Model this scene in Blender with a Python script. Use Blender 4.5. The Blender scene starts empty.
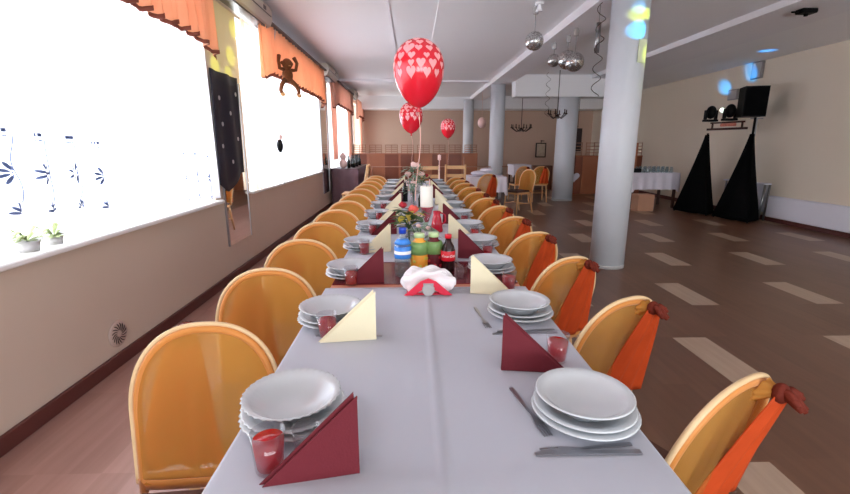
import bpy, math, random
from mathutils import Vector, Matrix, noise
random.seed(7)
PI = math.pi
scene = bpy.context.scene
COL = scene.collection

# ------------------------------------------------------------------ camera
F_PX, H_CAM = 440.0, 1.33
PITCH = math.atan(102 / F_PX)
YAW = math.atan(13 / (F_PX / math.cos(PITCH)))
cam_d = bpy.data.cameras.new('camera')
cam_d.sensor_width = 36.0
cam_d.lens = F_PX * 36.0 / 850.0
cam_d.clip_start = 0.02
cam = bpy.data.objects.new('camera', cam_d)
COL.objects.link(cam)
cam.location = (0, 0, H_CAM)
cam.rotation_euler = (PI / 2 - PITCH, 0, -YAW)
scene.camera = cam

# ------------------------------------------------------------------ world, daylight, exposure
world = bpy.data.worlds.new('world')
scene.world = world
world.use_nodes = True
bg = world.node_tree.nodes['Background']
bg.inputs[0].default_value = (0.86, 0.90, 1.0, 1)
bg.inputs[1].default_value = 1.6

def area(name, loc, rot, sx, sy, power, color=(1, 1, 1)):
    l = bpy.data.lights.new(name, 'AREA')
    l.shape = 'RECTANGLE'; l.size = sx; l.size_y = sy; l.energy = power; l.color = color
    o = bpy.data.objects.new(name, l); COL.objects.link(o)
    o.location = loc; o.rotation_euler = rot
    return o
WINDOWS = [(0.6, 4.12), (5.0, 8.85), (10.0, 13.0), (14.1, 15.8)]
WIN_P = [135, 260, 210, 80]
for (a, b), p in zip(WINDOWS, WIN_P):
    area('daylight_window', (-2.45, (a + b) / 2, 1.75), (0, -PI / 2, 0), 1.8, b - a, p, (0.93, 1.0, 1.0))
# added fill lamp behind the camera, tilted up to brighten ceiling and walls
area('fill_front', (2.4, -4.3, 1.15), (math.radians(132), 0, 0), 7.5, 1.5, 310, (0.86, 0.95, 1.0))

scene.view_settings.view_transform = 'Standard'
scene.view_settings.look = 'None'
scene.view_settings.gamma = 1.0
scene.view_settings.use_curve_mapping = False
scene.view_settings.exposure = 0.37
scene.cycles.use_denoising = True
scene.cycles.max_bounces = 10
scene.cycles.diffuse_bounces = 5
scene.cycles.transparent_max_bounces = 16
scene.cycles.sample_clamp_indirect = 4.0
scene.cycles.caustics_refractive = False
scene.cycles.caustics_reflective = False

# ------------------------------------------------------------------ materials
def s2l(c):
    return c / 12.92 if c <= 0.04045 else ((c + 0.055) / 1.055) ** 2.4
def rgb(r, g, b):
    return (s2l(r / 255), s2l(g / 255), s2l(b / 255), 1)

def mat(name, col, rough=0.6, metal=0.0, bump=0.0, bscale=40.0, var=0.0, vscale=6.0, trans=0.0, ior=1.45,
        coat=0.0, emit=None, estr=0.0, spec=0.5, sheen=0.0):
    m = bpy.data.materials.new(name); m.use_nodes = True
    nt = m.node_tree; N = nt.nodes; L = nt.links
    p = N['Principled BSDF']
    p.inputs['Base Color'].default_value = col
    p.inputs['Roughness'].default_value = rough
    p.inputs['Metallic'].default_value = metal
    p.inputs['Transmission Weight'].default_value = trans
    p.inputs['IOR'].default_value = ior
    p.inputs['Coat Weight'].default_value = coat
    p.inputs['Specular IOR Level'].default_value = spec
    p.inputs['Sheen Weight'].default_value = sheen
    if emit:
        p.inputs['Emission Color'].default_value = emit
        p.inputs['Emission Strength'].default_value = estr
    tc = N.new('ShaderNodeTexCoord')
    if var > 0:
        n = N.new('ShaderNodeTexNoise'); n.inputs['Scale'].default_value = vscale
        n.inputs['Detail'].default_value = 4
        L.new(tc.outputs['Object'], n.inputs['Vector'])
        mx = N.new('ShaderNodeMix'); mx.data_type = 'RGBA'
        mx.inputs[6].default_value = tuple(c * (1 - var) for c in col[:3]) + (1,)
        mx.inputs[7].default_value = tuple(min(1, c * (1 + var)) for c in col[:3]) + (1,)
        L.new(n.outputs['Fac'], mx.inputs[0]); L.new(mx.outputs[2], p.inputs['Base Color'])
    if bump > 0:
        n2 = N.new('ShaderNodeTexNoise'); n2.inputs['Scale'].default_value = bscale
        n2.inputs['Detail'].default_value = 3
        L.new(tc.outputs['Object'], n2.inputs['Vector'])
        b = N.new('ShaderNodeBump'); b.inputs['Strength'].default_value = bump
        b.inputs['Distance'].default_value = 0.01
        L.new(n2.outputs['Fac'], b.inputs['Height']); L.new(b.outputs['Normal'], p.inputs['Normal'])
    return m

def sheer(name, col, transp=0.3, transl=0.5, tcol=None):
    """thin woven cloth: part see-through, part diffusing, part letting light glow through"""
    m = bpy.data.materials.new(name); m.use_nodes = True
    nt = m.node_tree; N = nt.nodes; L = nt.links
    for n in list(N): N.remove(n)
    out = N.new('ShaderNodeOutputMaterial')
    tr = N.new('ShaderNodeBsdfTransparent'); tl = N.new('ShaderNodeBsdfTranslucent'); df = N.new('ShaderNodeBsdfDiffuse')
    tl.inputs[0].default_value = tcol or col; df.inputs[0].default_value = col
    wv = N.new('ShaderNodeTexWave'); wv.inputs['Scale'].default_value = 60
    tc = N.new('ShaderNodeTexCoord'); L.new(tc.outputs['Object'], wv.inputs['Vector'])
    bp = N.new('ShaderNodeBump'); bp.inputs['Strength'].default_value = 0.01
    L.new(wv.outputs['Fac'], bp.inputs['Height']); L.new(bp.outputs['Normal'], df.inputs['Normal'])
    a = N.new('ShaderNodeMixShader'); a.inputs[0].default_value = transl
    L.new(df.outputs[0], a.inputs[1]); L.new(tl.outputs[0], a.inputs[2])
    b = N.new('ShaderNodeMixShader'); b.inputs[0].default_value = transp
    L.new(a.outputs[0], b.inputs[1]); L.new(tr.outputs[0], b.inputs[2])
    L.new(b.outputs[0], out.inputs[0])
    return m

def pane_mat(name, refl=0.25, tint=(1, 1, 1, 1), body=None, bw=0.0):
    m = bpy.data.materials.new(name); m.use_nodes = True
    N = m.node_tree.nodes; L = m.node_tree.links
    for n in list(N): N.remove(n)
    out = N.new('ShaderNodeOutputMaterial')
    tr = N.new('ShaderNodeBsdfTransparent'); gl = N.new('ShaderNodeBsdfGlossy'); gl.inputs['Roughness'].default_value = 0.02
    lw = N.new('ShaderNodeLayerWeight'); lw.inputs[0].default_value = 0.25
    fr = N.new('ShaderNodeMath'); fr.operation = 'MULTIPLY_ADD'; fr.inputs[1].default_value = refl; fr.inputs[2].default_value = 0.03
    L.new(lw.outputs['Facing'], fr.inputs[0])
    tr.inputs[0].default_value = tint
    mx = N.new('ShaderNodeMixShader'); L.new(fr.outputs[0], mx.inputs[0])
    src = tr
    if body:
        df = N.new('ShaderNodeBsdfDiffuse'); df.inputs[0].default_value = body
        tl = N.new('ShaderNodeBsdfTranslucent'); tl.inputs[0].default_value = body
        m0 = N.new('ShaderNodeMixShader'); m0.inputs[0].default_value = 0.5; L.new(df.outputs[0], m0.inputs[1]); L.new(tl.outputs[0], m0.inputs[2])
        src = N.new('ShaderNodeMixShader'); src.inputs[0].default_value = bw; L.new(tr.outputs[0], src.inputs[1]); L.new(m0.outputs[0], src.inputs[2])
    L.new(src.outputs[0], mx.inputs[1]); L.new(gl.outputs[0], mx.inputs[2]); L.new(mx.outputs[0], out.inputs[0])
    return m

def floor_mat():
    m = bpy.data.materials.new('floor_parquet'); m.use_nodes = True
    nt = m.node_tree; N = nt.nodes; L = nt.links; p = N['Principled BSDF']
    def M(op, a, b=None, c=None):
        n = N.new('ShaderNodeMath'); n.operation = op
        for i, v in enumerate((a, b, c)):
            if v is None: continue
            if isinstance(v, (int, float)): n.inputs[i].default_value = v
            else: L.new(v, n.inputs[i])
        return n.outputs[0]
    tc = N.new('ShaderNodeTexCoord'); sx = N.new('ShaderNodeSeparateXYZ'); L.new(tc.outputs['Object'], sx.inputs[0])
    X, Y = sx.outputs[0], sx.outputs[1]
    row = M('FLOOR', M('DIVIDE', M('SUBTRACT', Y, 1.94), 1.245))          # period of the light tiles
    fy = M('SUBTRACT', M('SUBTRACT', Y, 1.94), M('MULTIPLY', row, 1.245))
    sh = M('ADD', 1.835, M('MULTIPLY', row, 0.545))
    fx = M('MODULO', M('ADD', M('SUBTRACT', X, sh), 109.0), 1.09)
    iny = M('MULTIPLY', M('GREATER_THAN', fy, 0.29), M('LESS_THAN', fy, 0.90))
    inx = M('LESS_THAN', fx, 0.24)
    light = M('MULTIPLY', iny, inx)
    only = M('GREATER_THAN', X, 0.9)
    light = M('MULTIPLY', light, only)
    # plank cells 0.2725 x 0.6225
    cx = M('FLOOR', M('DIVIDE', M('SUBTRACT', X, 1.835), 0.2725 / 2)); cy = M('FLOOR', M('DIVIDE', M('SUBTRACT', Y, 1.94 + 0.29), 0.6225))
    cmb = N.new('ShaderNodeCombineXYZ'); L.new(cx, cmb.inputs[0]); L.new(cy, cmb.inputs[1])
    wn = N.new('ShaderNodeTexWhiteNoise'); L.new(cmb.outputs[0], wn.inputs['Vector'])
    st = N.new('ShaderNodeMapping'); st.inputs['Scale'].default_value = (26, 2.2, 1); L.new(tc.outputs['Object'], st.inputs[0])
    g = N.new('ShaderNodeTexNoise'); g.inputs['Scale'].default_value = 1.0; g.inputs['Detail'].default_value = 5
    L.new(st.outputs[0], g.inputs['Vector'])
    v = M('ADD', M('MULTIPLY', wn.outputs['Value'], 0.35), M('MULTIPLY', g.outputs['Fac'], 0.65))
    dark = N.new('ShaderNodeMix'); dark.data_type = 'RGBA'
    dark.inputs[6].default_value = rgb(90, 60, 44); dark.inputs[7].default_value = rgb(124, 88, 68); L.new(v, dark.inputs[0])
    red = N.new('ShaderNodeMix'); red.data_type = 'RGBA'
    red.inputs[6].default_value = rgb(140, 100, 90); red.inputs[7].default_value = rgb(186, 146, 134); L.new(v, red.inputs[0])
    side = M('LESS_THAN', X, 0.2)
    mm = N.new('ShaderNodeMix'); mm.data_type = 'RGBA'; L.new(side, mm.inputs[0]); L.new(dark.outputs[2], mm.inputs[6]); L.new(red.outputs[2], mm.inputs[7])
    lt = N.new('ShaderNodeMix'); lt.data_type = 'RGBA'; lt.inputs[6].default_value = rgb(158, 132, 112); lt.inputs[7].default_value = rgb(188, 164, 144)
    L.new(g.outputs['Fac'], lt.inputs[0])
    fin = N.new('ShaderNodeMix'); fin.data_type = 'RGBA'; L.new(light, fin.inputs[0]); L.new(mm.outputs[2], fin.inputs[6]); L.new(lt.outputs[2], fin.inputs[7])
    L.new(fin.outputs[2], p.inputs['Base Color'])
    p.inputs['Roughness'].default_value = 0.33
    p.inputs['Specular IOR Level'].default_value = 0.5
    b = N.new('ShaderNodeBump'); b.inputs['Strength'].default_value = 0.06; b.inputs['Distance'].default_value = 0.01
    L.new(g.outputs['Fac'], b.inputs['Height']); L.new(b.outputs['Normal'], p.inputs['Normal'])
    return m

def cloth_mat():
    """white damask: faint woven medallions as bump and roughness"""
    m = bpy.data.materials.new('damask_cloth'); m.use_nodes = True
    nt = m.node_tree; N = nt.nodes; L = nt.links; p = N['Principled BSDF']
    tc = N.new('ShaderNodeTexCoord')
    vo = N.new('ShaderNodeTexVoronoi'); vo.inputs['Scale'].default_value = 9; vo.inputs['Randomness'].default_value = 0.15
    L.new(tc.outputs['Object'], vo.inputs['Vector'])
    mu = N.new('ShaderNodeMath'); mu.operation = 'MULTIPLY'; L.new(vo.outputs['Distance'], mu.inputs[0]); mu.inputs[1].default_value = 1.0
    b = N.new('ShaderNodeBump'); b.inputs['Strength'].default_value = 0.12; b.inputs['Distance'].default_value = 0.004
    L.new(mu.outputs[0], b.inputs['Height']); L.new(b.outputs['Normal'], p.inputs['Normal'])
    p.inputs['Base Color'].default_value = rgb(178, 179, 190); p.inputs['Roughness'].default_value = 0.55
    p.inputs['Sheen Weight'].default_value = 0.2
    return m

M_ = dict(
    floor=floor_mat(), cloth=cloth_mat(),
    wall_l=mat('wall_left_paint', rgb(206, 188, 172), 0.7, bump=0.04, bscale=60, var=0.04, vscale=1.5),
    wall_b=mat('wall_back_paint', rgb(196, 166, 148), 0.75, bump=0.04, bscale=60, var=0.04, vscale=1.2),
    wall_r=mat('wall_cream_paint', rgb(222, 208, 190), 0.75, bump=0.04, bscale=60, var=0.03, vscale=1.2),
    ceil=mat('ceiling_paint', rgb(242, 241, 243), 0.7, bump=0.03, bscale=50, var=0.02, vscale=1.0),
    beam=mat('beam_paint', rgb(238, 236, 240), 0.6, bump=0.02),
    col=mat('column_paint', rgb(206, 208, 214), 0.45, bump=0.05, bscale=15, var=0.04, vscale=2.0),
    base=mat('baseboard_wood', rgb(92, 48, 44), 0.4, var=0.15, vscale=8),
    sill=mat('sill_stone', rgb(236, 234, 234), 0.35, var=0.04),
    frame=mat('window_frame_paint', rgb(232, 232, 236), 0.4, var=0.02),
    pane=pane_mat('window_glass'),
    mirror=mat('mirror_silver', rgb(225, 222, 214), 0.03, 1.0, var=0.01),
    lace=sheer('white_sheer_curtain', rgb(245, 245, 252), 0.22, 0.65),
    cream_curtain=sheer('cream_side_curtain', rgb(240, 228, 220), 0.2, 0.65),
    valance=sheer('orange_valance_cloth', rgb(244, 186, 148), 0.08, 0.4, rgb(250, 196, 158)),
    valance2=sheer('peach_valance_cloth', rgb(226, 184, 166), 0.08, 0.4, rgb(232, 188, 168)),
    trimb=mat('valance_brown_trim', rgb(120, 60, 42), 0.7, var=0.1),
    embro=mat('blue_grey_embroidery', rgb(84, 98, 138), 0.8, var=0.15, vscale=40),
    rail=mat('curtain_rail_dark', rgb(70, 56, 54), 0.4, var=0.1),
    ac=mat('air_conditioner_plastic', rgb(196, 182, 172), 0.45, var=0.02),
    gold=sheer('gold_satin_cover', rgb(216, 162, 84), 0.42, 0.4, rgb(236, 168, 70)),
    gold_rear=sheer('gold_satin_rear', rgb(216, 162, 84), 0.7, 0.4, rgb(236, 168, 70)),
    hem=mat('ochre_hem', rgb(205, 130, 55), 0.5, var=0.06, vscale=20, sheen=0.3),
    piping=mat('cream_piping', rgb(220, 188, 144), 0.5, var=0.05, vscale=30),
    sash=mat('orange_satin_sash', rgb(186, 68, 26), 0.65, var=0.25, vscale=9, bump=0.15, bscale=18, spec=0.25),
    knot=mat('rust_sash_knot', rgb(100, 36, 24), 0.7, spec=0.2, var=0.25, vscale=30, bump=0.3, bscale=60),
    wood=mat('chair_wood', rgb(206, 160, 112), 0.35, var=0.15, vscale=10),
    seat=mat('brown_seat_upholstery', rgb(84, 54, 46), 0.7, bump=0.15, bscale=90, var=0.12),
    tabletop=mat('red_lacquered_tabletop', rgb(112, 26, 34), 0.22, var=0.12, vscale=4),
    tedge=mat('table_edge_wood', rgb(214, 140, 112), 0.4, var=0.1),
    tleg=mat('dark_table_leg', rgb(70, 44, 38), 0.5, var=0.1),
    china=mat('white_porcelain', rgb(198, 201, 205), 0.12, coat=0.3, var=0.01),
    ppr=mat('burgundy_paper_napkin', rgb(98, 15, 30), 0.75, bump=0.12, bscale=220, var=0.06, vscale=18),
    ppc=mat('cream_paper_napkin', rgb(232, 220, 188), 0.75, bump=0.12, bscale=220, var=0.04, vscale=18),
    ppw=mat('white_paper_napkin', rgb(244, 238, 240), 0.8, bump=0.3, bscale=50, var=0.03),
    steel=mat('cutlery_steel', rgb(168, 166, 172), 0.34, 1.0, var=0.06, vscale=30),
    glass=pane_mat('clear_glass', 0.4, (0.93, 0.93, 0.95, 1)),
    drink=pane_mat('red_drink', 0.2, rgb(255, 90, 100), rgb(236, 30, 52), 0.55),
    redglass=pane_mat('pink_red_glass', 0.3, rgb(250, 120, 140), rgb(226, 60, 88), 0.75),
    water=pane_mat('clear_bottle_plastic', 0.5, rgb(226, 236, 240), rgb(220, 228, 232), 0.12),
    bluecap=mat('blue_cap', rgb(30, 66, 178), 0.35, var=0.05),
    bluelabel=mat('blue_bottle_label', rgb(60, 130, 214), 0.4, var=0.25, vscale=60),
    greencap=mat('green_juice_label', rgb(116, 150, 88), 0.45, var=0.3, vscale=60),
    palegreen=mat('pale_green_cap', rgb(190, 214, 160), 0.4, var=0.05),
    orangej=mat('orange_juice', rgb(238, 160, 60), 0.25, var=0.2, vscale=30),
    cherryj=mat('dark_red_juice', rgb(92, 26, 34), 0.2, var=0.2, vscale=30),
    cola=mat('dark_cola', rgb(38, 14, 16), 0.08, var=0.1),
    redlabel=mat('red_label', rgb(200, 22, 40), 0.4, var=0.05),
    whiteprint=mat('white_print', rgb(245, 240, 240), 0.5, var=0.01),
    wax=mat('white_candle_wax', rgb(238, 232, 222), 0.45, var=0.03),
    rose=mat('red_rose_petals', rgb(176, 34, 50), 0.55, var=0.2, vscale=40),
    coral=mat('coral_rose_petals', rgb(226, 96, 84), 0.55, var=0.15, vscale=40),
    pink=mat('pale_pink_petals', rgb(240, 202, 196), 0.6, var=0.1, vscale=40),
    leaf=mat('dark_leaf', rgb(62, 92, 52), 0.5, var=0.3, vscale=20),
    leaf2=mat('sage_leaf', rgb(128, 150, 128), 0.6, var=0.25, vscale=20),
    yleaf=mat('yellow_green_leaf', rgb(206, 186, 74), 0.5, var=0.2, vscale=20),
    balloon=mat('red_balloon_rubber', rgb(228, 34, 52), 0.16, var=0.03, coat=0.4, vscale=3),
    heart=mat('pale_heart_print', rgb(250, 168, 172), 0.35, var=0.02),
    string=mat('balloon_ribbon', rgb(250, 200, 186), 0.5, var=0.02),
    black=mat('black_fabric', rgb(8, 8, 9), 0.9, spec=0.05, bump=0.1, bscale=80, var=0.1),
    blackp=mat('black_plastic', rgb(11, 11, 13), 0.5, spec=0.15, var=0.1),
    grill=mat('speaker_grille', rgb(8, 8, 9), 0.8, spec=0.05, bump=0.4, bscale=300, var=0.1),
    lens=mat('lamp_lens', rgb(240, 245, 235), 0.1, emit=rgb(240, 255, 240), estr=2.0, var=0.01),
    grey=mat('grey_metal', rgb(150, 148, 150), 0.3, 0.9, var=0.05),
    greyp=mat('grey_plastic', rgb(176, 172, 172), 0.4, var=0.03),
    panel=mat('partition_brown_wood', rgb(128, 66, 42), 0.4, var=0.16, vscale=3),
    panel_l=mat('partition_light_wood', rgb(164, 98, 66), 0.4, var=0.12, vscale=3),
    railm=mat('partition_rail', rgb(170, 122, 100), 0.4, 0.2, var=0.05),
    rad=mat('radiator_cover_paint', rgb(226, 224, 234), 0.45, var=0.02),
    whitecloth=mat('plain_white_cloth', rgb(214, 206, 216), 0.7, var=0.05, bump=0.1, bscale=10),
    purple=mat('dusky_purple_skirting_cloth', rgb(112, 84, 92), 0.7, var=0.12, vscale=8),
    cardboard=mat('tan_cardboard', rgb(176, 130, 104), 0.7, var=0.06),
    navy=mat('navy_dotted_cloth', rgb(30, 26, 38), 0.7, var=0.1),
    fur=mat('brown_plush', rgb(112, 66, 34), 0.9, bump=0.5, bscale=120, var=0.3, vscale=30),
    fur2=mat('tan_plush', rgb(176, 128, 78), 0.9, bump=0.4, bscale=120, var=0.2, vscale=30),
    cab=mat('cabinet_brown', rgb(104, 66, 52), 0.5, var=0.15, vscale=4),
    darkframe=mat('dark_picture_frame', rgb(54, 38, 34), 0.5, var=0.1),
    picture=mat('faded_print', rgb(190, 170, 148), 0.6, var=0.3, vscale=14),
    pictured=mat('dark_print', rgb(52, 38, 40), 0.6, var=0.4, vscale=10),
    bronze=mat('dark_bronze', rgb(58, 36, 30), 0.4, 0.7, var=0.1),
    bottleg=mat('dark_bottle_glass', rgb(28, 30, 26), 0.1, var=0.1),
    redbox=mat('red_card', rgb(222, 34, 66), 0.5, var=0.05),
    vent=mat('vent_plastic', rgb(190, 168, 158), 0.5, var=0.02),
    ventd=mat('vent_slot_dark', rgb(46, 34, 34), 0.8, var=0.05),
    plant=mat('sill_plant_leaf', rgb(150, 162, 110), 0.6, var=0.2, vscale=20),
    plaque=mat('pale_plaque', rgb(214, 222, 190), 0.4, var=0.05),
)
_m = bpy.data.materials.new('mirror_tiles'); _m.use_nodes = True
_n = _m.node_tree.nodes; _l = _m.node_tree.links; _p = _n['Principled BSDF']
_g = _n.new('ShaderNodeNewGeometry'); _w = _n.new('ShaderNodeTexWhiteNoise'); _l.new(_g.outputs['Normal'], _w.inputs['Vector'])
_r = _n.new('ShaderNodeMapRange'); _r.inputs[3].default_value = 0.25; _r.inputs[4].default_value = 0.95
_l.new(_w.outputs['Value'], _r.inputs[0])
_c = _n.new('ShaderNodeCombineColor'); [_l.new(_r.outputs[0], _c.inputs[i]) for i in range(3)]
_l.new(_c.outputs[0], _p.inputs['Base Color']); _p.inputs['Metallic'].default_value = 1; _p.inputs['Roughness'].default_value = 0.12
M_['tiles'] = _m

# ------------------------------------------------------------------ mesh builder
class MB:
    def __init__(s): s.v = []; s.f = []; s.m = []; s.sm = []
    def add(s, vs, fs, mi=0, smooth=False):
        o = len(s.v); s.v += [tuple(v) for v in vs]
        for f in fs: s.f.append(tuple(i + o for i in f)); s.m.append(mi); s.sm.append(smooth)
    def box(s, c, d, mi=0, rot=None, bev=0.0):
        x, y, z = (k / 2 for k in d)
        if bev > 0:
            b = min(bev, x * .9, y * .9, z * .9)
            vs = []
            for sx in (-1, 1):
                for sy in (-1, 1):
                    for sz in (-1, 1):
                        vs += [(sx * x, sy * (y - b), sz * (z - b)), (sx * (x - b), sy * y, sz * (z - b)), (sx * (x - b), sy * (y - b), sz * z)]
            def I(sx, sy, sz, k): return (((sx > 0) * 2 + (sy > 0)) * 2 + (sz > 0)) * 3 + k
            fs = []
            for a in (-1, 1):
                fs.append([I(a, -1, -1, 0), I(a, 1, -1, 0), I(a, 1, 1, 0), I(a, -1, 1, 0)][::a])
                fs.append([I(-1, a, -1, 1), I(-1, a, 1, 1), I(1, a, 1, 1), I(1, a, -1, 1)][::a])
                fs.append([I(-1, -1, a, 2), I(1, -1, a, 2), I(1, 1, a, 2), I(-1, 1, a, 2)][::a])
            for a in (-1, 1):
                for b2 in (-1, 1):
                    q = a * b2
                    fs.append([I(a, b2, -1, 0), I(a, b2, -1, 1), I(a, b2, 1, 1), I(a, b2, 1, 0)][::q])
                    fs.append([I(a, -1, b2, 0), I(a, 1, b2, 0), I(a, 1, b2, 2), I(a, -1, b2, 2)][::q])
                    fs.append([I(-1, a, b2, 1), I(-1, a, b2, 2), I(1, a, b2, 2), I(1, a, b2, 1)][::q])
            for a in (-1, 1):
                for b2 in (-1, 1):
                    for c2 in (-1, 1):
                        fs.append([I(a, b2, c2, 0), I(a, b2, c2, 1), I(a, b2, c2, 2)][::a * b2 * c2])
        else:
            vs = [(sx * x, sy * y, sz * z) for sx in (-1, 1) for sy in (-1, 1) for sz in (-1, 1)]
            fs = [(0, 1, 3, 2), (4, 6, 7, 5), (0, 4, 5, 1), (2, 3, 7, 6), (0, 2, 6, 4), (1, 5, 7, 3)]
        if rot is not None: vs = [rot @ Vector(v) for v in vs]
        s.add([(v[0] + c[0], v[1] + c[1], v[2] + c[2]) for v in vs], fs, mi)
        return s
    def b2(s, x0, x1, y0, y1, z0, z1, mi=0, bev=0.0):
        return s.box(((x0 + x1) / 2, (y0 + y1) / 2, (z0 + z1) / 2), (x1 - x0, y1 - y0, z1 - z0), mi, bev=bev)
    def tube(s, pts, r, n=10, mi=0, closed=False, flat=None):
        pts = [Vector(p) for p in pts]; k = len(pts)
        rr = r if isinstance(r, (list, tuple)) else [r] * k
        vs = []; up = None
        for i, p in enumerate(pts):
            a = pts[(i - 1) % k] if (closed or i > 0) else p
            b = pts[(i + 1) % k] if (closed or i < k - 1) else p
            t = (b - a).normalized()
            if up is None: up = t.orthogonal().normalized()
            up = (up - t * up.dot(t))
            up = up.normalized() if up.length > 1e-6 else t.orthogonal().normalized()
            sd = t.cross(up)
            for j in range(n):
                th = 2 * PI * j / n
                vs.append(p + up * (rr[i] * math.cos(th)) + sd * (rr[i] * math.sin(th)))
        fs = []
        for i in range(k if closed else k - 1):
            for j in range(n):
                a = i * n + j; b = i * n + (j + 1) % n; c = ((i + 1) % k) * n
                fs.append((a, b, c + (j + 1) % n, c + j))
        s.add(vs, fs, mi, True)
        if not closed:
            s.add(vs[:n], [tuple(range(n))[::-1]], mi); s.add(vs[-n:], [tuple(range(n))], mi)
        return s
    def lathe(s, prof, n=32, c=(0, 0, 0), mi=0, rf=None, smooth=True):
        vs = []; fs = []
        for r, z in prof:
            for j in range(n):
                th = 2 * PI * j / n; q = rf(th, r, z) if rf else 1.0
                vs.append((c[0] + r * q * math.cos(th), c[1] + r * q * math.sin(th), c[2] + z))
        for i in range(len(prof) - 1):
            for j in range(n):
                a = i * n + j; b = i * n + (j + 1) % n
                fs.append((a, b, b + n, a + n))
        if prof[0][0] > 1e-5: fs.append(tuple(range(n))[::-1])
        if prof[-1][0] > 1e-5: fs.append(tuple((len(prof) - 1) * n + j for j in range(n)))
        s.add(vs, fs, mi, smooth); return s
    def grid(s, fn, nu, nv, mi=0, smooth=True, flip=False):
        vs = [fn(i / nu, j / nv) for i in range(nu + 1) for j in range(nv + 1)]
        fs = []
        for i in range(nu):
            for j in range(nv):
                a = i * (nv + 1) + j
                q = (a, a + nv + 1, a + nv + 2, a + 1)
                fs.append(q[::-1] if flip else q)
        s.add(vs, fs, mi, smooth); return s
    def ball(s, c, r, nu=16, nv=10, mi=0, sc=(1, 1, 1), rot=None, smooth=True):
        vs = []; fs = []
        for i in range(nv + 1):
            ph = PI * i / nv
            for j in range(nu):
                th = 2 * PI * j / nu
                v = Vector((r * sc[0] * math.sin(ph) * math.cos(th), r * sc[1] * math.sin(ph) * math.sin(th), r * sc[2] * math.cos(ph)))
                if rot is not None: v = rot @ v
                vs.append((v[0] + c[0], v[1] + c[1], v[2] + c[2]))
        for i in range(nv):
            for j in range(nu):
                a = i * nu + j; b = i * nu + (j + 1) % nu
                fs.append((a, a + nu, b + nu, b))
        s.add(vs, fs, mi, smooth); return s
    def prism(s, poly, z0, z1, mi=0, xf=None):
        n = len(poly)
        vs = [(x, y, z0) for x, y in poly] + [(x, y, z1) for x, y in poly]
        if xf: vs = [xf(v) for v in vs]
        fs = [tuple(range(n))[::-1], tuple(range(n, 2 * n))] + [(i, (i + 1) % n, (i + 1) % n + n, i + n) for i in range(n)]
        s.add(vs, fs, mi); return s
    def build(s, name, mats, parent=None, loc=None, solid=0.0):
        me = bpy.data.meshes.new(name)
        vs = s.v
        if loc is not None and parent is None:
            vs = [(v[0] - loc[0], v[1] - loc[1], v[2] - loc[2]) for v in vs]
        me.from_pydata(vs, [], s.f)
        if not isinstance(mats, (list, tuple)): mats = [mats]
        for m in mats: me.materials.append(M_[m] if isinstance(m, str) else m)
        me.polygons.foreach_set('material_index', s.m)
        me.polygons.foreach_set('use_smooth', s.sm)
        me.update()
        import bmesh
        bm = bmesh.new(); bm.from_mesh(me)
        bmesh.ops.remove_doubles(bm, verts=bm.verts, dist=1e-5)
        bmesh.ops.recalc_face_normals(bm, faces=bm.faces)
        bm.to_mesh(me); bm.free()
        o = bpy.data.objects.new(name, me); COL.objects.link(o)
        if parent is not None: o.parent = parent
        elif loc is not None: o.location = loc
        if solid > 0:
            md = o.modifiers.new('thickness', 'SOLIDIFY'); md.thickness = solid; md.offset = 0
        return o

def tag(o, label=None, cat=None, group=None, kind=None):
    if label: o['label'] = label
    if cat: o['category'] = cat
    if group: o['group'] = group
    if kind: o['kind'] = kind
    return o
def thing(name, loc, label, cat, group=None, rz=0.0):
    o = bpy.data.objects.new(name, None); COL.objects.link(o)
    o.empty_display_size = 0.05
    o.location = loc; o.rotation_euler = (0, 0, rz)
    return tag(o, label, cat, group)
def kids(o): return [c for c in COL.objects if c.parent == o]
def dup(root, loc, rz, label, group=None, scale=None):
    def cp(o, par):
        c = o.copy(); COL.objects.link(c)
        if par is not None: c.parent = par
        for k in kids_map.get(o.name, []): cp(k, c)
        return c
    kids_map = {}
    for c in COL.objects:
        if c.parent is not None: kids_map.setdefault(c.parent.name, []).append(c)
    r = cp(root, None)
    r.location = loc; r.rotation_euler = (0, 0, rz); r['label'] = label
    if group: r['group'] = group
    if scale: r.scale = scale
    return r
ORD = ['nearest', 'second', 'third', 'fourth', 'fifth', 'sixth', 'seventh', 'eighth', 'ninth', 'tenth', 'eleventh', 'twelfth', 'thirteenth', 'fourteenth']
def nth(i): return ORD[i] if i == 0 else ORD[i] + ' nearest'

# ================================================================== SETTING
XL, XR, YB, YF, ZC = -1.82, 6.4, 16.0, -5.0, 2.9
mb = MB(); mb.b2(XL - .3, XR + .2, YF, YB + .2, -0.1, 0.0)
tag(mb.build('floor', 'floor'), kind='structure')
mb = MB(); mb.b2(XL - .3, XR + .2, YF, YB + .2, ZC, ZC + .15)
mb.b2(0.31, 1.93, YF, 16, ZC - .025, ZC)
tag(mb.build('ceiling', 'ceil'), kind='structure')
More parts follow.
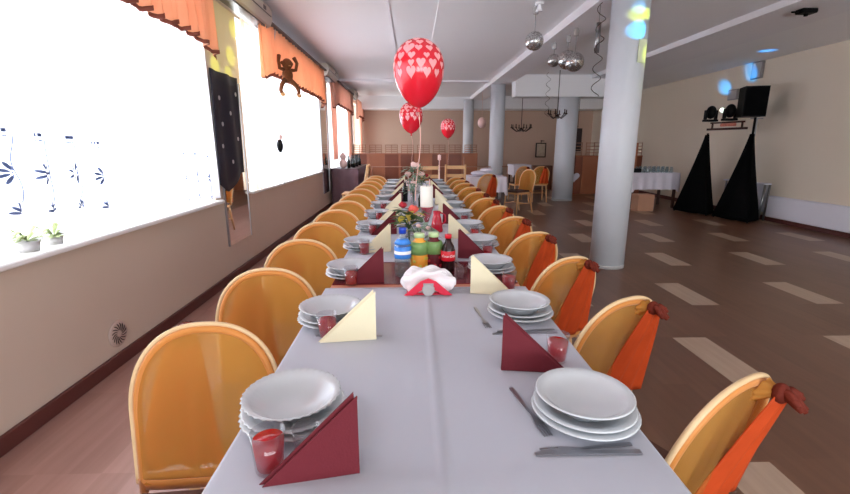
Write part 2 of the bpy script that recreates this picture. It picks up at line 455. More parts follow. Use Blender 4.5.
# left wall with window openings
def wall_left():
    mb = MB(); T = .32
    edges = [YF] + [e for w in WINDOWS for e in w] + [YB + .2]
    mb.b2(XL - T, XL, YF, YB + .2, 0, .80)
    mb.b2(XL - T, XL, YF, YB + .2, 2.62, ZC)
    for i in range(0, len(edges), 2): mb.b2(XL - T, XL, edges[i], edges[i + 1], .80, 2.62)
    return mb
tag(wall_left().build('wall_left', 'wall_l'), kind='structure')
tag(MB().b2(XR, XR + .2, YF, YB + .2, 0, ZC).build('wall_right', 'wall_r'), kind='structure')
tag(MB().b2(XL, XR, YB, YB + .2, 0, ZC).build('wall_back', 'wall_b'), kind='structure')
mb = MB(); mb.b2(XL, XR, YF - .2, YF, 0, .7); mb.b2(XL, XR, YF - .2, YF, 2.6, ZC)
for x0, x1 in ((XL, -1.4), (1.0, 1.3), (3.6, 3.9), (6.1, XR)): mb.b2(x0, x1, YF - .2, YF, .7, 2.6)
tag(mb.build('wall_front', 'wall_r'), kind='structure')
tag(MB().b2(XL, XL + .022, YF, YB, 0, .085, bev=.004).build('baseboard_left', 'base'), kind='structure')
tag(MB().b2(XR - .022, XR, YF, YB, 0, .085, bev=.004).build('baseboard_right', 'base'), kind='structure')
# ceiling beams
tag(MB().b2(1.93, 2.39, YF, 16, 2.77, ZC).build('trim_1', 'beam'), kind='structure')
tag(MB().b2(4.13, 5.0, YF, 12, 2.82, ZC).build('trim_2', 'beam'), kind='structure')
tag(MB().b2(5.0, XR, YF, YB, 2.828, ZC).build('trim_3', 'ceil'), kind='structure')
tag(MB().b2(XL, 1.93, 11.4, 11.7, 2.84, ZC).build('trim_4', 'beam'), kind='structure')
tag(MB().b2(2.39, 5.0, 10.6, 11.0, 2.42, ZC).build('trim_5', 'ceil'), kind='structure')
tag(MB().b2(XL, XR, 15.2, 16, 2.5, ZC).build('trim_6', 'ceil'), kind='structure')
tag(MB().b2(-.28, -.25, YF, 11.4, 2.885, ZC).build('trim_7', 'beam'), kind='structure')
# cove moulding between left wall and ceiling
def cove(u, v):
    th = u * PI / 2
    return (XL + .12 - .12 * math.sin(th), YF + v * (YB - YF), ZC - .12 + .12 * math.cos(th))
tag(MB().grid(lambda u, v: (XL + .13 * (1 - math.cos(u * PI / 2)), YF + v * (YB - YF), ZC - .13 + .13 * math.sin(u * PI / 2)), 8, 1).build('trim_8', 'beam'), kind='structure')

for i, (a, b) in enumerate(WINDOWS):
    w = bpy.data.objects.new('window_%d' % (i + 1), None); COL.objects.link(w); w['kind'] = 'structure'
    w.location = (XL - .24, (a + b) / 2, .8)
    mb = MB(); L = b - a; h = 1.82
    x = 0
    for y0, y1, z0, z1 in ((-L / 2, L / 2, 0, .07), (-L / 2, L / 2, h - .07, h), (-L / 2, -L / 2 + .07, .07, h - .07), (L / 2 - .07, L / 2, .07, h - .07)):
        mb.b2(-.035, .035, y0, y1, z0, z1)
    nn = 3 if L > 2.5 else 2
    for k in range(1, nn): mb.b2(-.035, .035, -L / 2 + L * k / nn - .045, -L / 2 + L * k / nn + .045, .07, h - .07)
    mb.b2(-.03, .03, -L / 2, L / 2, 1.25, 1.31)
    mb.build('window_frame', 'frame', w)
    MB().b2(-.006, .006, -L / 2 + .05, L / 2 - .05, .05, h - .05).build('window_pane', 'pane', w)
    MB().b2(.035, .31, -L / 2 - .04, L / 2 + .04, 0.001, .032, bev=.008).build('window_sill', 'sill', w)


# ================================================================== COLUMNS
def column(x, y, r, h, label):
    t = thing('column', (x, y, 0), label, 'column', 'round white columns')
    MB().lathe([(r, 0.0), (r, h)], 40).build('shaft', 'col', t)
    MB().lathe([(r + .003, 0.0005), (r + .003, .04), (r + .001, .042)], 40).build('foot_ring', 'greyp', t)
    return t
column(2.19, 4.75, .182, 2.765, 'big round white column nearest the camera with yellow and blue light spots near its top')
column(2.12, 11.3, .18, 2.765, 'round white column rising behind the far table with the white cloth')
column(1.86, 15.0 , .17, 2.765, 'farthest thin round white column, beside the small third balloon')
column(3.70, 10.8, .24, 2.415, 'round white column under the cross beam, between the framed picture and the hanging heart')
p = thing('light_plaque', (2.260, 4.572, 2.12), 'small pale framed plaque on the nearest column, lit yellow green', 'plaque', rz=.38)
MB().box((0, 0, .11), (.10, .012, .22), bev=.004).build('frame', 'plaque', p)
MB().lathe([(.034, -.009), (.034, -.004)], 24).build('ring', 'grey', p).rotation_euler = (PI / 2, 0, 0)
kids(p)[-1].location = (0, -.002, .12)

# ================================================================== CURTAINS
def curtain_fn(y0, y1, z0, z1, x, amp=.03, wave=.16, seed=0, hemvar=None):
    def fn(u, v):
        y = y0 + (y1 - y0) * u
        zb = z0 if hemvar is None else hemvar(y)
        z = zb + (z1 - zb) * v
        a = amp * (1.0 - .35 * v)
        xx = x + a * math.sin(2 * PI * y / wave + seed + .6 * math.sin(y * 2.3 + seed)) + .35 * a * math.sin(2 * PI * y / (wave * .43) + 2 * seed)
        return (xx, y, z)
    return fn
def hemline(y): return 1.03 - .17 * max(0, min(1, (y - 1.9) / 2.1)) + .006 * math.sin(y * 19)
# window 1: two lace lengths with a gap where the view shows daylight
lace_x = XL + .05
f1 = curtain_fn(.75, 4.10, 1.0, 2.66, lace_x, .028, .19, 0, hemline)
c1 = thing('lace_curtain', (0, 0, 0), 'long white sheer curtain with blue flower embroidery over the nearest window', 'curtain')
MB().grid(f1, 260, 14).build('cloth', 'lace', c1, solid=.001)
def surf(fn, y0, y1, y, z):
    u = (y - y0) / (y1 - y0); p0 = fn(u, 0); p1 = fn(u, 1)
    v = (z - p0[2]) / (p1[2] - p0[2]); return fn(u, v)
def flower(mb, y, z, r, fn, y0, y1, npet=9, half=False):
    for k in range(npet):
        th = 2 * PI * k / npet if not half else PI * (k + .2) / (npet - .6)
        ring = []
        for q in range(10):
            a = 2 * PI * q / 10
            lx = r * (.62 + .38 * math.cos(a)); ly = r * .13 * math.sin(a)
            yy = y + (lx * math.cos(th) - ly * math.sin(th)); zz = z + lx * math.sin(th) + ly * math.cos(th)
            s = surf(fn, y0, y1, yy, zz); ring.append((s[0] + .011, yy, zz))
        mb.add(ring, [tuple(range(10))])
em = MB()
for k in range(13):
    y = 1.6 + k * .19
    if 2.70 < y < 3.5: continue
    hb = hemline(y)
    flower(em, y, hb + .19, .056, f1, .75, 4.10)
    flower(em, y + .01, hb + .012, .05, f1, .75, 4.10, 6, True)
    pts = []
    for q in range(12):
        zz = hb + .05 + .3 * q / 11; yy = y + .075 + .014 * math.sin(q * .7)
        s = surf(f1, .75, 4.10, yy, zz); pts.append((s[0] + .011, yy, zz))
    em.tube(pts, .0022, 4)
    for q in range(7):
        yy = y - .035 + q * .012; s = surf(f1, .75, 4.10, yy, hb + .37); em.box((s[0] + .011, yy, hb + .37), (.003, .009, .016))
        s = surf(f1, .75, 4.10, yy, hb + .345); em.box((s[0] + .011, yy, hb + .345), (.003, .006, .006))
em.build('flower_embroidery', 'embro', c1)
c2 = thing('lace_curtain', (0, 0, 0), 'plain white sheer curtain glowing over the second window behind the plush monkey', 'curtain')
MB().grid(curtain_fn(5.45, 8.82, .86, 2.66, XL + .045, .022, .21, 1), 200, 8).build('cloth', 'lace', c2, solid=.001)
c3 = thing('lace_curtain', (0, 0, 0), 'white sheer curtain over the third window beyond the second mirror', 'curtain')
MB().grid(curtain_fn(10.0, 13.0, .86, 2.66, XL + .02, .012, .22, 2), 120, 6).build('cloth', 'lace', c3, solid=.001)
# side drapes
def drape(y0, y1, z0, z1, x, m, label, taper=0.0):
    def fn(u, v):
        y = y0 + (y1 - y0) * (u - .5) * (1 - taper * (1 - v) * .8) + (y1 - y0) * .5
        return (x + .03 * math.sin(u * 22) * (1.1 - .3 * v), y, z0 + (z1 - z0) * v)
    o = MB().grid(fn, 60, 12).build('side_drape', m, solid=.002)
    return tag(o, label, 'curtain')
drape(4.98, 5.42, .84, 2.60, XL + .06, 'cream_curtain', 'narrow cream side drape hanging between the first mirror and the second window')
drape(10.0, 10.7, 1.0, 2.66, XL + .07, 'valance2', 'peach side drape on the near edge of the third window', .5)
drape(12.5, 13.0, 1.0, 2.66, XL + .07, 'valance2', 'peach side drape on the far edge of the third window', .3)
drape(15.4, 15.9, 1.0, 2.60, XL + .07, 'valance2', 'peach side drape in the far left corner of the hall', .3)
def valance(y0, y1, label, zt=2.70, drop=.56, x=XL + .15, m='valance', seed=0, wave=.16):
    t = thing('valance', (0, 0, 0), label, 'valance', 'orange valances over the windows')
    n = int((y1 - y0) / .012)
    def fn(u, v):
        y = y0 + (y1 - y0) * u
        ph = 2 * PI * y / wave + seed
        scal = .028 * abs(math.sin(ph / 2))
        e = min(u, 1 - u) * (y1 - y0)
        ed = .10 * max(0, 1 - e / .35)
        zb = zt - drop - ed + scal
        z = zb + (zt - zb) * v
        a = .035 * (1 - .5 * v)
        return (x + a * math.sin(ph) + .012 * math.sin(2.3 * ph + seed), y, z)
    MB().grid(fn, n, 8).build('pleated_cloth', m, t, solid=.002)
    pts = [fn(i / n, 0) for i in range(n + 1)]
    mb = MB(); mb.grid(lambda u, v: (lambda p: (p[0] + .005, p[1], p[2] - .006 + .03 * v))(fn(u, 0)), n, 1)
    mb.build('brown_trim', 'trimb', t, solid=.003)
    return t
valance(.7, 4.14, 'orange and cream pleated valance with brown trim over the nearest window', m='valance')
valance(5.3, 8.9, 'orange pleated valance with scalloped edge over the second window', seed=1)
valance(10.0, 13.05, 'peach valance over the third window', m='valance2', seed=2, drop=.5)
valance(14.1, 15.9, 'small peach valance over the farthest window', m='valance2', seed=3, drop=.5)
def rail(y0, y1, label):
    t = thing('curtain_rail', (0, 0, 0), label, 'curtain rail', 'ceiling curtain rails')
    MB().b2(XL + .05, XL + .20, y0, y1, 2.705, 2.735, bev=.006).build('track', 'rail', t)
    MB().b2(XL + .0, XL + .14, y0, y1, 2.736, 2.765, bev=.006).build('cover_strip', 'beam', t)
rail(.6, 4.18, 'dark curtain rail above the nearest window')
rail(5.62, 9.0, 'dark curtain rail above the second window, starting at the air conditioner')
rail(10.45, 13.1, 'curtain rail above the third window')

# air conditioners on the piers
def aircon(y0, y1, label):
    t = thing('air_conditioner', (XL, (y0 + y1) / 2, 2.64), label, 'air conditioner', 'air conditioners on the left wall piers')
    L = y1 - y0
    poly = [(.001, 0), (.14, 0), (.19, .03), (.215, .09), (.215, .2), (.19, .235), (.001, .235)]
    MB().prism([(a, b) for a, b in poly], -L / 2, L / 2, xf=lambda v: (v[0], v[2], v[1])).build('casing', 'ac', t)
    MB().b2(.05, .17, -L / 2 + .08, L / 2 - .08, -.008, .012).build('outlet_flap', 'rail', t)
    MB().b2(.2, .222, -L / 2 + .05, L / 2 - .05, .115, .122).build('panel_gap', 'rail', t)
    MB().b2(.214, .220, L / 2 - .3, L / 2 - .22, .14, .18).build('display', 'rail', t)
aircon(4.25, 5.6, 'beige wall air conditioner above the nearest mirror')
aircon(9.1, 10.2, 'beige wall air conditioner between the second and third windows')
aircon(13.15, 13.95, 'small far air conditioner before the last window')
# mirrors
def mirror(y0, y1, z0, z1, label):
    t = thing('wall_mirror', (XL, (y0 + y1) / 2, z0), label, 'mirror', 'tall mirrors on the window piers')
    L = y1 - y0; h = z1 - z0
    MB().b2(.002, .014, -L / 2, L / 2, 0, h).build('glass', 'mirror', t)
    for y in (-L / 2, L / 2): MB().b2(.001, .02, y - .006, y + .006, 0, h).build('edge_strip', 'steel', t)
mirror(4.3, 4.9, .35, 1.95, 'tall frameless mirror on the pier between the first and second windows')
mirror(9.1, 9.75, .35, 2.5, 'tall mirror on the pier after the second window')
# dark dotted cloth hanging on the pier
t = thing('wall_hanging', (XL + .03, 4.55, .97), 'dark navy cloth with pale dots hanging over the nearest mirror', 'wall hanging')
MB().grid(lambda u, v: (.012 + .012 * math.sin(u * 12 + v), -.40 + .64 * u + .12 * (v - .5) * 0 + (0.1 if 0 else 0) * v, .0 + 1.02 * v - .08 * math.sin(u * 5) * (1 - v)), 24, 10).build('cloth', 'navy', t, solid=.004)
for y, z in ((-.30, .35), (-.26, .55), (-.28, .78), (-.1, .2), (-.05, .66), (.08, .42), (.12, .85)):
    mb = MB().lathe([(.02, 0), (.02, .002)], 14, smooth=False)
    for k in range(len(mb.v)):
        a, b, c = mb.v[k]; mb.v[k] = (.034 + c, y + a, z + b)
    mb.build('pale_dot', 'greyp', t)

# plush monkey hanging in front of window 2
t = thing('plush_monkey', (XL + .30, 5.78, 2.02), 'brown plush monkey hanging by its arms from the orange valance', 'stuffed toy', rz=-.75)
t.scale = (.8, .85, .85)
b = MB().ball((0, 0, .17), .085, 18, 12, sc=(.8, .95, 1.15)).build('body', 'fur', t)
h = MB().ball((0.01, .0, .32), .075, 18, 12).ball((0, -.075, .33), .026).ball((0, .075, .33), .026).build('head', 'fur', t)
MB().ball((.05, 0, .305), .045, 14, 10, sc=(.7, 1, .8)).build('muzzle', 'fur2', h)
for s in (-1, 1):
    MB().tube([(0, s * .06, .24), (.02, s * .13, .25), (.03, s * .15, .34), (.0, s * .12, .42)], [.028, .026, .024, .03], 10).build('arm', 'fur', t)
    l = MB().tube([(0, s * .05, .1), (.03, s * .12, .03), (.04, s * .15, -.05), (.05, s * .13, -.1)], [.036, .034, .028, .03], 10).build('leg', 'fur', t)
    MB().ball((.07, s * .135, -.11), .034, sc=(1.3, .9, .8)).build('foot', 'fur2', l)
tag(MB().tube([(XL + .19, 5.78, 2.68), (XL + .12, 5.72, 2.2), (XL + .10, 5.75, 1.7), (XL + .12, 5.85, 1.3), (XL + .13, 6.0, 1.1), (XL + .12, 5.95, .84)], .007, 8).build('cable', 'greyp', None, loc=(XL + .1, 5.8, .84)), 'grey cord hanging down in front of the second window', 'cord')
t = thing('cord_toy', (XL + .12, 5.8, 1.3), 'small pink and black ornament hanging on the grey window cord', 'ornament')
MB().ball((.02, 0, .13), .04).build('head', 'pink', t); MB().ball((.02, 0, 0.02), .05, sc=(.8, .8, 1.7)).build('body', 'blackp', t)

# vent on the left wall
t = thing('wall_vent', (XL, 2.57, .20), 'round spiral vent low on the left wall', 'vent')
r_ = Matrix.Rotation(PI / 2, 4, 'Y')
v = MB().lathe([(.0, .012), (.074, .012), (.082, .006), (.082, 0)], 32).build('disc', 'vent', t); v.rotation_euler = (0, PI / 2, 0)
mb = MB()
for k in range(16):
    a = 2 * PI * k / 16; pts = []
    for q in range(6):
        rr = .02 + .046 * q / 5; aa = a + .55 * q / 5
        pts.append((.0135, rr * math.cos(aa), rr * math.sin(aa)))
    mb.tube(pts, [.001, .002, .0027, .003, .003, .0015], 5)
mb.build('spiral_slots', 'ventd', t)

# plants and clutter on the first sill
for k, (y, s) in enumerate(((2.12, 1.0), (2.28, .8))):
    t = thing('sill_plant', (XL - .03, y, .832), ('low trailing plant on the nearest window sill at the picture edge', 'smaller pale plant on the nearest window sill beside the trailing one')[k], 'plant')
    MB().lathe([(.04 * s, 0), (.05 * s, .05 * s), (.045 * s, .05 * s), (.03 * s, .02)], 20).build('pot', 'greyp', t)
    mb = MB()
    for q in range(26):
        a = random.uniform(0, 2 * PI); L = random.uniform(.05, .12) * s; el = random.uniform(-.1, .7)
        d = Vector((math.cos(a) * .5, math.sin(a), 0)).normalized(); sd = Vector((-d.y, d.x, 0)) * .012
        p0 = Vector((0, 0, .05 * s)); p1 = p0 + d * L * .5 + Vector((0, 0, L * el)); p2 = p0 + d * L + Vector((0, 0, L * el * .5))
        mb.add([p0, p1 - sd, p2, p1 + sd, p1 + Vector((0, 0, .003))], [(0, 1, 4), (1, 2, 4), (2, 3, 4), (3, 0, 4)])
    mb.build('leaves', 'plant', t)

# ================================================================== TABLES
TX0, TX1 = -.355, .465; TC = (TX0 + TX1) / 2
def table(y0, y1, label, z=.75):
    t = thing('banquet_table', (TC, (y0 + y1) / 2, 0), label, 'table', 'tables of the long banquet row')
    L = (y1 - y0) / 2 - .002; W = (TX1 - TX0) / 2 - .006
    MB().b2(-W, W, -L, L, z - .03, z - .004, bev=.004).build('edge_board', 'tedge', t)
    MB().b2(-W + .004, W - .004, -L + .045, L - .004, z - .004, z).build('tabletop', 'tabletop', t)
    MB().b2(-W + .05, W - .05, -L + .05, L - .05, z - .10, z - .031).build('apron', 'tleg', t)
    for sx in (-1, 1):
        for sy in (-1, 1):
            MB().b2(sx * (W - .15) - .022, sx * (W - .15) + .022, sy * (L - .08) - .022, sy * (L - .08) + .022, 0, z - .10).build('leg', 'tleg', t)
TY = [(.2, 1.75), (1.76, 3.6), (3.6, 5.45), (5.45, 7.3)]
for (a, b), l in zip(TY, ('table at the camera end of the banquet row, under the first white cloth', 'second table of the row, its red lacquered top showing bare behind the napkin holder',
                          'third table of the banquet row, wholly under the white cloth', 'farthest table of the banquet row before the wooden partition')):
    table(a, b, l)
def cloth(y0, y1, label, creases, near=True, far=True):
    t = thing('tablecloth', (TC, (y0 + y1) / 2, .752), label, 'tablecloth', 'white damask tablecloths')
    W = (TX1 - TX0) / 2; L = (y1 - y0) / 2; drop = .27
    sec = []                                                # cross profile
    n = 82
    for i in range(9): sec.append((-W - .012, -drop + drop * i / 9, -1))
    sec.append((-W - .006, -.006, 0))
    for i in range(n + 1): sec.append((-W + 2 * W * i / n, .0, 0))
    sec.append((W + .006, -.006, 0))
    for i in range(1, 10): sec.append((W + .012, -drop * i / 9, 1))
    m = int((y1 - y0) / .03)
    vs = []
    for j in range(m + 1):
        y = -L + 2 * L * j / m
        for (x, z, s) in sec:
            xx, zz = x, z
            if s:
                d = -z / drop
                xx += s * d * (.004 + .005 * math.sin(y * 13 + s) + .002 * math.sin(y * 31))
            else:
                for kind, pos in creases:
                    if kind == 'x': zz += .008 * math.exp(-((x - pos) / .007) ** 2)
                    else: zz += .0042 * math.exp(-((y - pos) / .012) ** 2)
                zz += .0008 * noise.noise(Vector((x * 5, y * 5, 3)))
                zz = max(zz, .0002)
            vs.append((xx, y, zz))
    k = len(sec)
    fs = [(j * k + i, j * k + i + 1, (j + 1) * k + i + 1, (j + 1) * k + i) for j in range(m) for i in range(k - 1)]
    mb = MB(); mb.add(vs, fs, 0, True)
    o = mb.build('sheet', 'cloth', t, solid=.0012)
    mh = MB()
    for y in (-L, L): mh.b2(-W + .002, W - .002, y - .002, y + .002, -.001, .0015)
    mh.build('end_hem', 'cloth', t)
# fold creases: centre line and cross lines
cloth(.2, 1.745, 'white damask cloth with pressed fold lines on the table nearest the camera', [('x', .0), ('y', .66 - .97), ('y', 1.25 - .97)])
cloth(2.165, 4.8, 'white cloth starting behind the bottles, under the red roses and first candle', [('x', .0), ('y', -.6), ('y', .3)])
cloth(4.803, 7.3, 'farthest white cloth of the long table row', [('x', .0), ('y', 0)])

# ================================================================== CHAIRS
def make_chair(label, group):
    """facing +y; origin on the floor below the foot of the backrest"""
    t = thing('banquet_chair', (0, 0, 0), label, 'chair', group)
    w, z0, zt, nexp, lean = .198, .630, .848, 2.3, .22
    def back(z): return -lean * (z - .46)
    MB().box((0.01, .25, .435), (.36, .38, .035), bev=.016).build('seat', 'seat', t)
    MB().b2(-.17, .17, .07, .41, .38, .417).build('seat_frame', 'wood', t)
    for sx in (-1, 1):
        MB().tube([(sx * .155, .40, .4165), (sx * .165, .42, .2), (sx * .17, .43, 0)], [.017, .016, .012], 8).build('leg', 'wood', t)
        MB().tube([(sx * .16, .055, .41), (sx * .165, .02, .2), (sx * .17, -.03, 0)], [.017, .016, .012], 8).build('leg', 'wood', t)
    MB().tube([(-.165, .2, .2), (.165, .2, .2)], .009, 8).tube([(-.166, .415, .2), (-.165, .02, .2)], .009, 8).tube([(.166, .415, .2), (.165, .02, .2)], .009, 8).build('stretcher', 'wood', t)
    def hoop(s, ww, zz0, zzt):
        cs, sn = math.cos(s), math.sin(s)
        return ww * math.copysign(abs(cs) ** (2 / nexp), cs), zz0 + (zzt - zz0) * abs(sn) ** (2 / nexp)
    # wooden hoop inside the cover
    pts = [(-w * .86, back(.40), .40)]
    for i in range(25):
        x, z = hoop(PI - PI * i / 24, w - .016, z0, zt - .014); pts.append((x, back(z), z))
    pts.append((w * .86, back(.40), .40))
    MB().tube(pts, .011, 8).build('back_hoop', 'hem', t)
        # outline of the cover: hem at zh, straight sides, arch
    zh = .43
    out = []
    for i in range(6): out.append((-w * (.93 + .07 * i / 6), zh + (z0 - zh) * i / 6))
    for i in range(41): out.append(hoop(PI - PI * i / 40, w, z0, zt))
    for i in range(1, 7): out.append((w * (1 - .07 * i / 6), z0 - (z0 - zh) * i / 6))
    no = len(out)
    def sheet(off, bulge, zlo=zh):
        def fn(u, v):
            k = u * (no - 1); i = min(int(k), no - 2); fr = k - i
            ox = out[i][0] * (1 - fr) + out[i + 1][0] * fr; oz = out[i][1] * (1 - fr) + out[i + 1][1] * fr
            cx, cz = ox * 0.0, zh
            # v=0 at rim, v=1 at the hem centre line
            x = ox * (1 - v); z = oz + (zh - oz) * v
            b = 4 * (.25 - (.5 - (1 - v) * .5 - .0) ** 2) if False else (1 - (1 - v) ** 2)
            rip = .0022 * math.sin(x * 95) * b
            edge = min(1, v / .12)
            return (x, back(z) + off * edge + bulge * b * (1 if z > zh + .02 else .6) + rip, z)
        return fn
    # front sheet and rear sheet share the rim
    mb = MB()
    mb.grid(sheet(.014, -.004), no - 1, 14)
    mb.grid(sheet(-.014, -.012), no - 1, 14, 1, flip=True)
    cover = mb.build('gold_cover', ['gold', 'gold_rear'], t)
    mb = MB()
    N = 24
    ring = []
    for i in range(N):
        a = 2 * PI * i / N
        ring.append((w * .935 * math.copysign(abs(math.cos(a)) ** .5, math.cos(a)), back(zh) - .002 + .018 * math.sin(a)))
    vs = [(x, y, zh - .016 + .0) for x, y in ring] + [(x, y + 0, zh + .014) for x, y in ring]
    mb.add(vs, [(i, (i + 1) % N, (i + 1) % N + N, i + N) for i in range(N)], 0, True)
    mb.build('hem_band', 'hem', cover, solid=.003)
    pp = [(x, back(z), z) for x, z in out]
    MB().tube(pp, .0065, 8).build('piping', 'piping', cover)
    # sash: rust knot near the sitter's right top corner, behind; orange tail fanning to the centre of the hem
    kx, kz = .066, .818
    ky = back(kz) - .046
    s = MB()
    def tail(u, v):
        f = v ** .8
        xa = kx - .02 + (-.02 - kx) * f; xb = kx + .022 + (.172 - kx) * v ** .5
        x = xa + (xb - xa) * u
        z = kz + (.445 - kz) * v
        fold = math.sin(u * PI * 5 + v * 1.5) * (.004 + .010 * v)
        y = back(z) - .022 - .024 * (1 - v) ** 1.5 - .012 * math.sin(u * PI) + fold * .6
        return (x, y, z)
    s.grid(tail, 40, 16)
    sash = s.build('orange_sash', 'sash', t, solid=.003)
    # fabric drawn from the cover into the knot
    m2 = MB()
    def cone(u, v):
        a = u * 2 * PI
        r1 = .034 * (1 + .12 * math.sin(a * 7)); r0 = .012
        f = v ** 1.4
        x = kx + (r0 + (r1 - r0) * f) * math.cos(a); z = kz + (r0 + (r1 - r0) * f) * math.sin(a) * .8 - .01 * f
        return (x, ky + .0 + (back(z) - .012 - ky) * v, z)
    m2.grid(cone, 42, 8)
    m2.build('gathered_cloth', 'gold', cover, solid=.002)
    k = MB()
    k.ball((kx, ky, kz), .021, 14, 10, sc=(1.05, .8, 1.1))
    rnd = random.Random(5)
    for q in range(9):
        a = rnd.uniform(0, 2 * PI); L = rnd.uniform(.03, .052)
        d = Vector((math.cos(a) * .9 + .45, -1.1, math.sin(a) * .7 + .15)).normalized()
        e = Vector((kx, ky, kz)) + d * L
        k.tube([(kx, ky, kz), tuple(Vector((kx, ky, kz)) + d * L * .5 + Vector((0, 0, .004))), tuple(e + Vector((0, 0, -.006)))], [.009, .011, .005], 7)
    k.build('knot', 'knot', t)
    return t
left_Y = [1.07, 1.62, 2.17, 2.70, 3.25, 3.80, 4.35, 4.90, 5.45, 6.0, 6.55, 7.05]
right_Y = [.895, 1.40, 1.93, 2.50, 3.05, 3.60, 4.15, 4.70, 5.25, 5.80, 6.35, 6.9]
rnd = random.Random(3)
proto = None
for i, y in enumerate(left_Y):
    lab = nth(i) + ' gold-covered chair along the window side of the long table'
    rz = PI + .10 + rnd.uniform(-.05, .05); loc = (-.57 - .0 * i, y, 0)
    if proto is None:
        proto = make_chair(lab, 'gold covered chairs along the window side'); proto.location = loc; proto.rotation_euler = (0, 0, rz)
    else: dup(proto, loc, rz, lab)
for i, y in enumerate(right_Y):
    lab = nth(i) + ' orange-sashed gold chair along the dance floor side of the table'
    dup(proto, (.660, y, 0), .45 - .012 * i + rnd.uniform(-.05, .05), lab, 'gold covered chairs along the dance floor side')

# ================================================================== PLACE SETTINGS
def plate_prof(R, h, t=.004, base=.6):
    rb = R * base
    return [(0, 0.0), (rb, 0.0), (rb + .006, .003), (R * .82, h * .72), (R - .002, h - t * .3), (R, h), (R - .003, h + t * .6), (R * .82, h * .72 + t), (rb, t + .002), (0, t)]
def ropef(R, n=36, amp=.02):
    return lambda th, r, z: 1 + (amp * math.sin(th * n) * max(0, (r - R * .86) / (R * .14)) if r > R * .86 else 0)
def mk_plate(name, label, cat, R, h, base, rope, n=44):
    t = MB().lathe(plate_prof(R, h, base=base), 108 if rope else n, rf=ropef(R) if rope else None).build(name, 'china')
    return tag(t, label, cat)
ZT = .7545
base_bowl = {}
def put_mesh(cache, key, maker, loc, rz, label, group):
    if key not in cache:
        o = maker(); cache[key] = o; o['label'] = label
    else:
        o = cache[key].copy(); COL.objects.link(o); o['label'] = label
    o.location = loc; o.rotation_euler = (0, 0, rz)
    if group: o['group'] = group
    return o
cache = {}
LY = [.86, 1.395, 1.93, 2.44, 3.0, 3.55, 4.1, 4.65, 5.2, 5.75, 6.3, 6.85]
RY = [.845, 1.43, 2.0, 2.48, 3.0, 3.55, 4.1, 4.65, 5.2, 5.75, 6.3, 6.85]
for side, Ys in (('left', LY), ('right', RY)):
    for i, y in enumerate(Ys):
        x = -.262 if side == 'left' else .368
        if side == 'left' and i: x = -.275 if i == 1 else -.285
        if side == 'right' and i > 2: x = .385
        rope = side == 'left'
        s = 'r' if rope else 's'
        ed = 'rope-edged ' if rope and i < 2 else ''
        zz = ZT if not (1.75 < y < 2.165) else .7505
        where = '%s setting on the table\'s %s side' % (nth(i), side)
        put_mesh(cache, 'dp' + s, lambda: mk_plate('dinner_plate', '', 'plate', .113, .018, .6, rope), (x + .004, y, zz), .3 * i, 'white plate lowest in the stack, ' + where, 'dinner plates under the bowls')
        put_mesh(cache, 'sp' + s, lambda: mk_plate('side_plate', '', 'plate', .108, .023, .62, rope), (x + .002, y, zz + .0085), .5 * i, ed + 'white middle plate in the stack, ' + where, 'middle plates of the stacks')
        put_mesh(cache, 'bw' + s, lambda: mk_plate('soup_bowl', '', 'bowl', .103, .040, .50, rope), (x, y, zz + .0175), .2 * i, ed + 'white soup bowl on top, ' + where, 'soup bowls on the plate stacks')

def napkin(mat_, sgn):
    """upright folded paper triangle; apex over the inner corner. sgn +1: slope falls to -x (left side), -1: to +x"""
    H, W, D = .152, .168, .075
    A = Vector((-W * sgn, -.01, 0)); B = Vector((0, 0, 0)); C = Vector((-.012 * sgn, D, 0)); T = Vector((0, .004, H))
    m = MB(); th = .0022
    def panel(p, q, r, off):
        nrm = (q - p).cross(r - p).normalized() * off
        vs = [p, q, r, p + nrm, q + nrm, r + nrm]
        m.add(vs, [(0, 1, 2), (5, 4, 3), (0, 3, 4, 1), (1, 4, 5, 2), (2, 5, 3, 0)])
    panel(A, B, T, th); panel(A, C, T, th)
    # second layer, set back a little so the fold shows as a strip along the slope
    o = Vector((-.006 * sgn, .007, .004)); o2 = Vector((0, .007, 0))
    panel(A + o2 - Vector((.006 * sgn, 0, 0)), B + o2, T + o, th)
    return m.build('paper_napkin', mat_)
nl = [(-.098, .685, 'r'), (-.112, 1.245, 'c'), (-.125, 1.83, 'r'), (-.12, 2.38, 'c'), (-.105, 2.87, 'r'), (-.1, 3.42, 'c'), (-.1, 3.97, 'c'), (-.1, 4.52, 'r'), (-.1, 5.07, 'c'), (-.1, 5.6, 'r'), (-.1, 6.2, 'c')]
nr = [(.230, 1.045, 'r'), (.228, 1.66, 'c'), (.235, 2.22, 'r'), (.225, 2.72, 'c'), (.225, 3.25, 'r'), (.225, 3.8, 'c'), (.225, 4.35, 'c'), (.225, 4.9, 'r'), (.225, 5.45, 'c'), (.225, 6.0, 'r')]
for side, lst, sg in (('left', nl, 1), ('right', nr, -1)):
    for i, (x, y, c) in enumerate(lst):
        cn = 'burgundy' if c == 'r' else 'cream'
        zz = ZT if not (1.75 < y < 2.165) else .7505
        o = put_mesh(cache, 'nap' + side + c, lambda: napkin('ppr' if c == 'r' else 'ppc', sg), (x, y, zz), random.uniform(-.06, .06) + (.12 if side == 'left' else -.1),
                     'upright %s paper napkin triangle, %s napkin on the %s side' % (cn, nth(i), side), 'folded paper napkins')
        o['category'] = 'napkin'
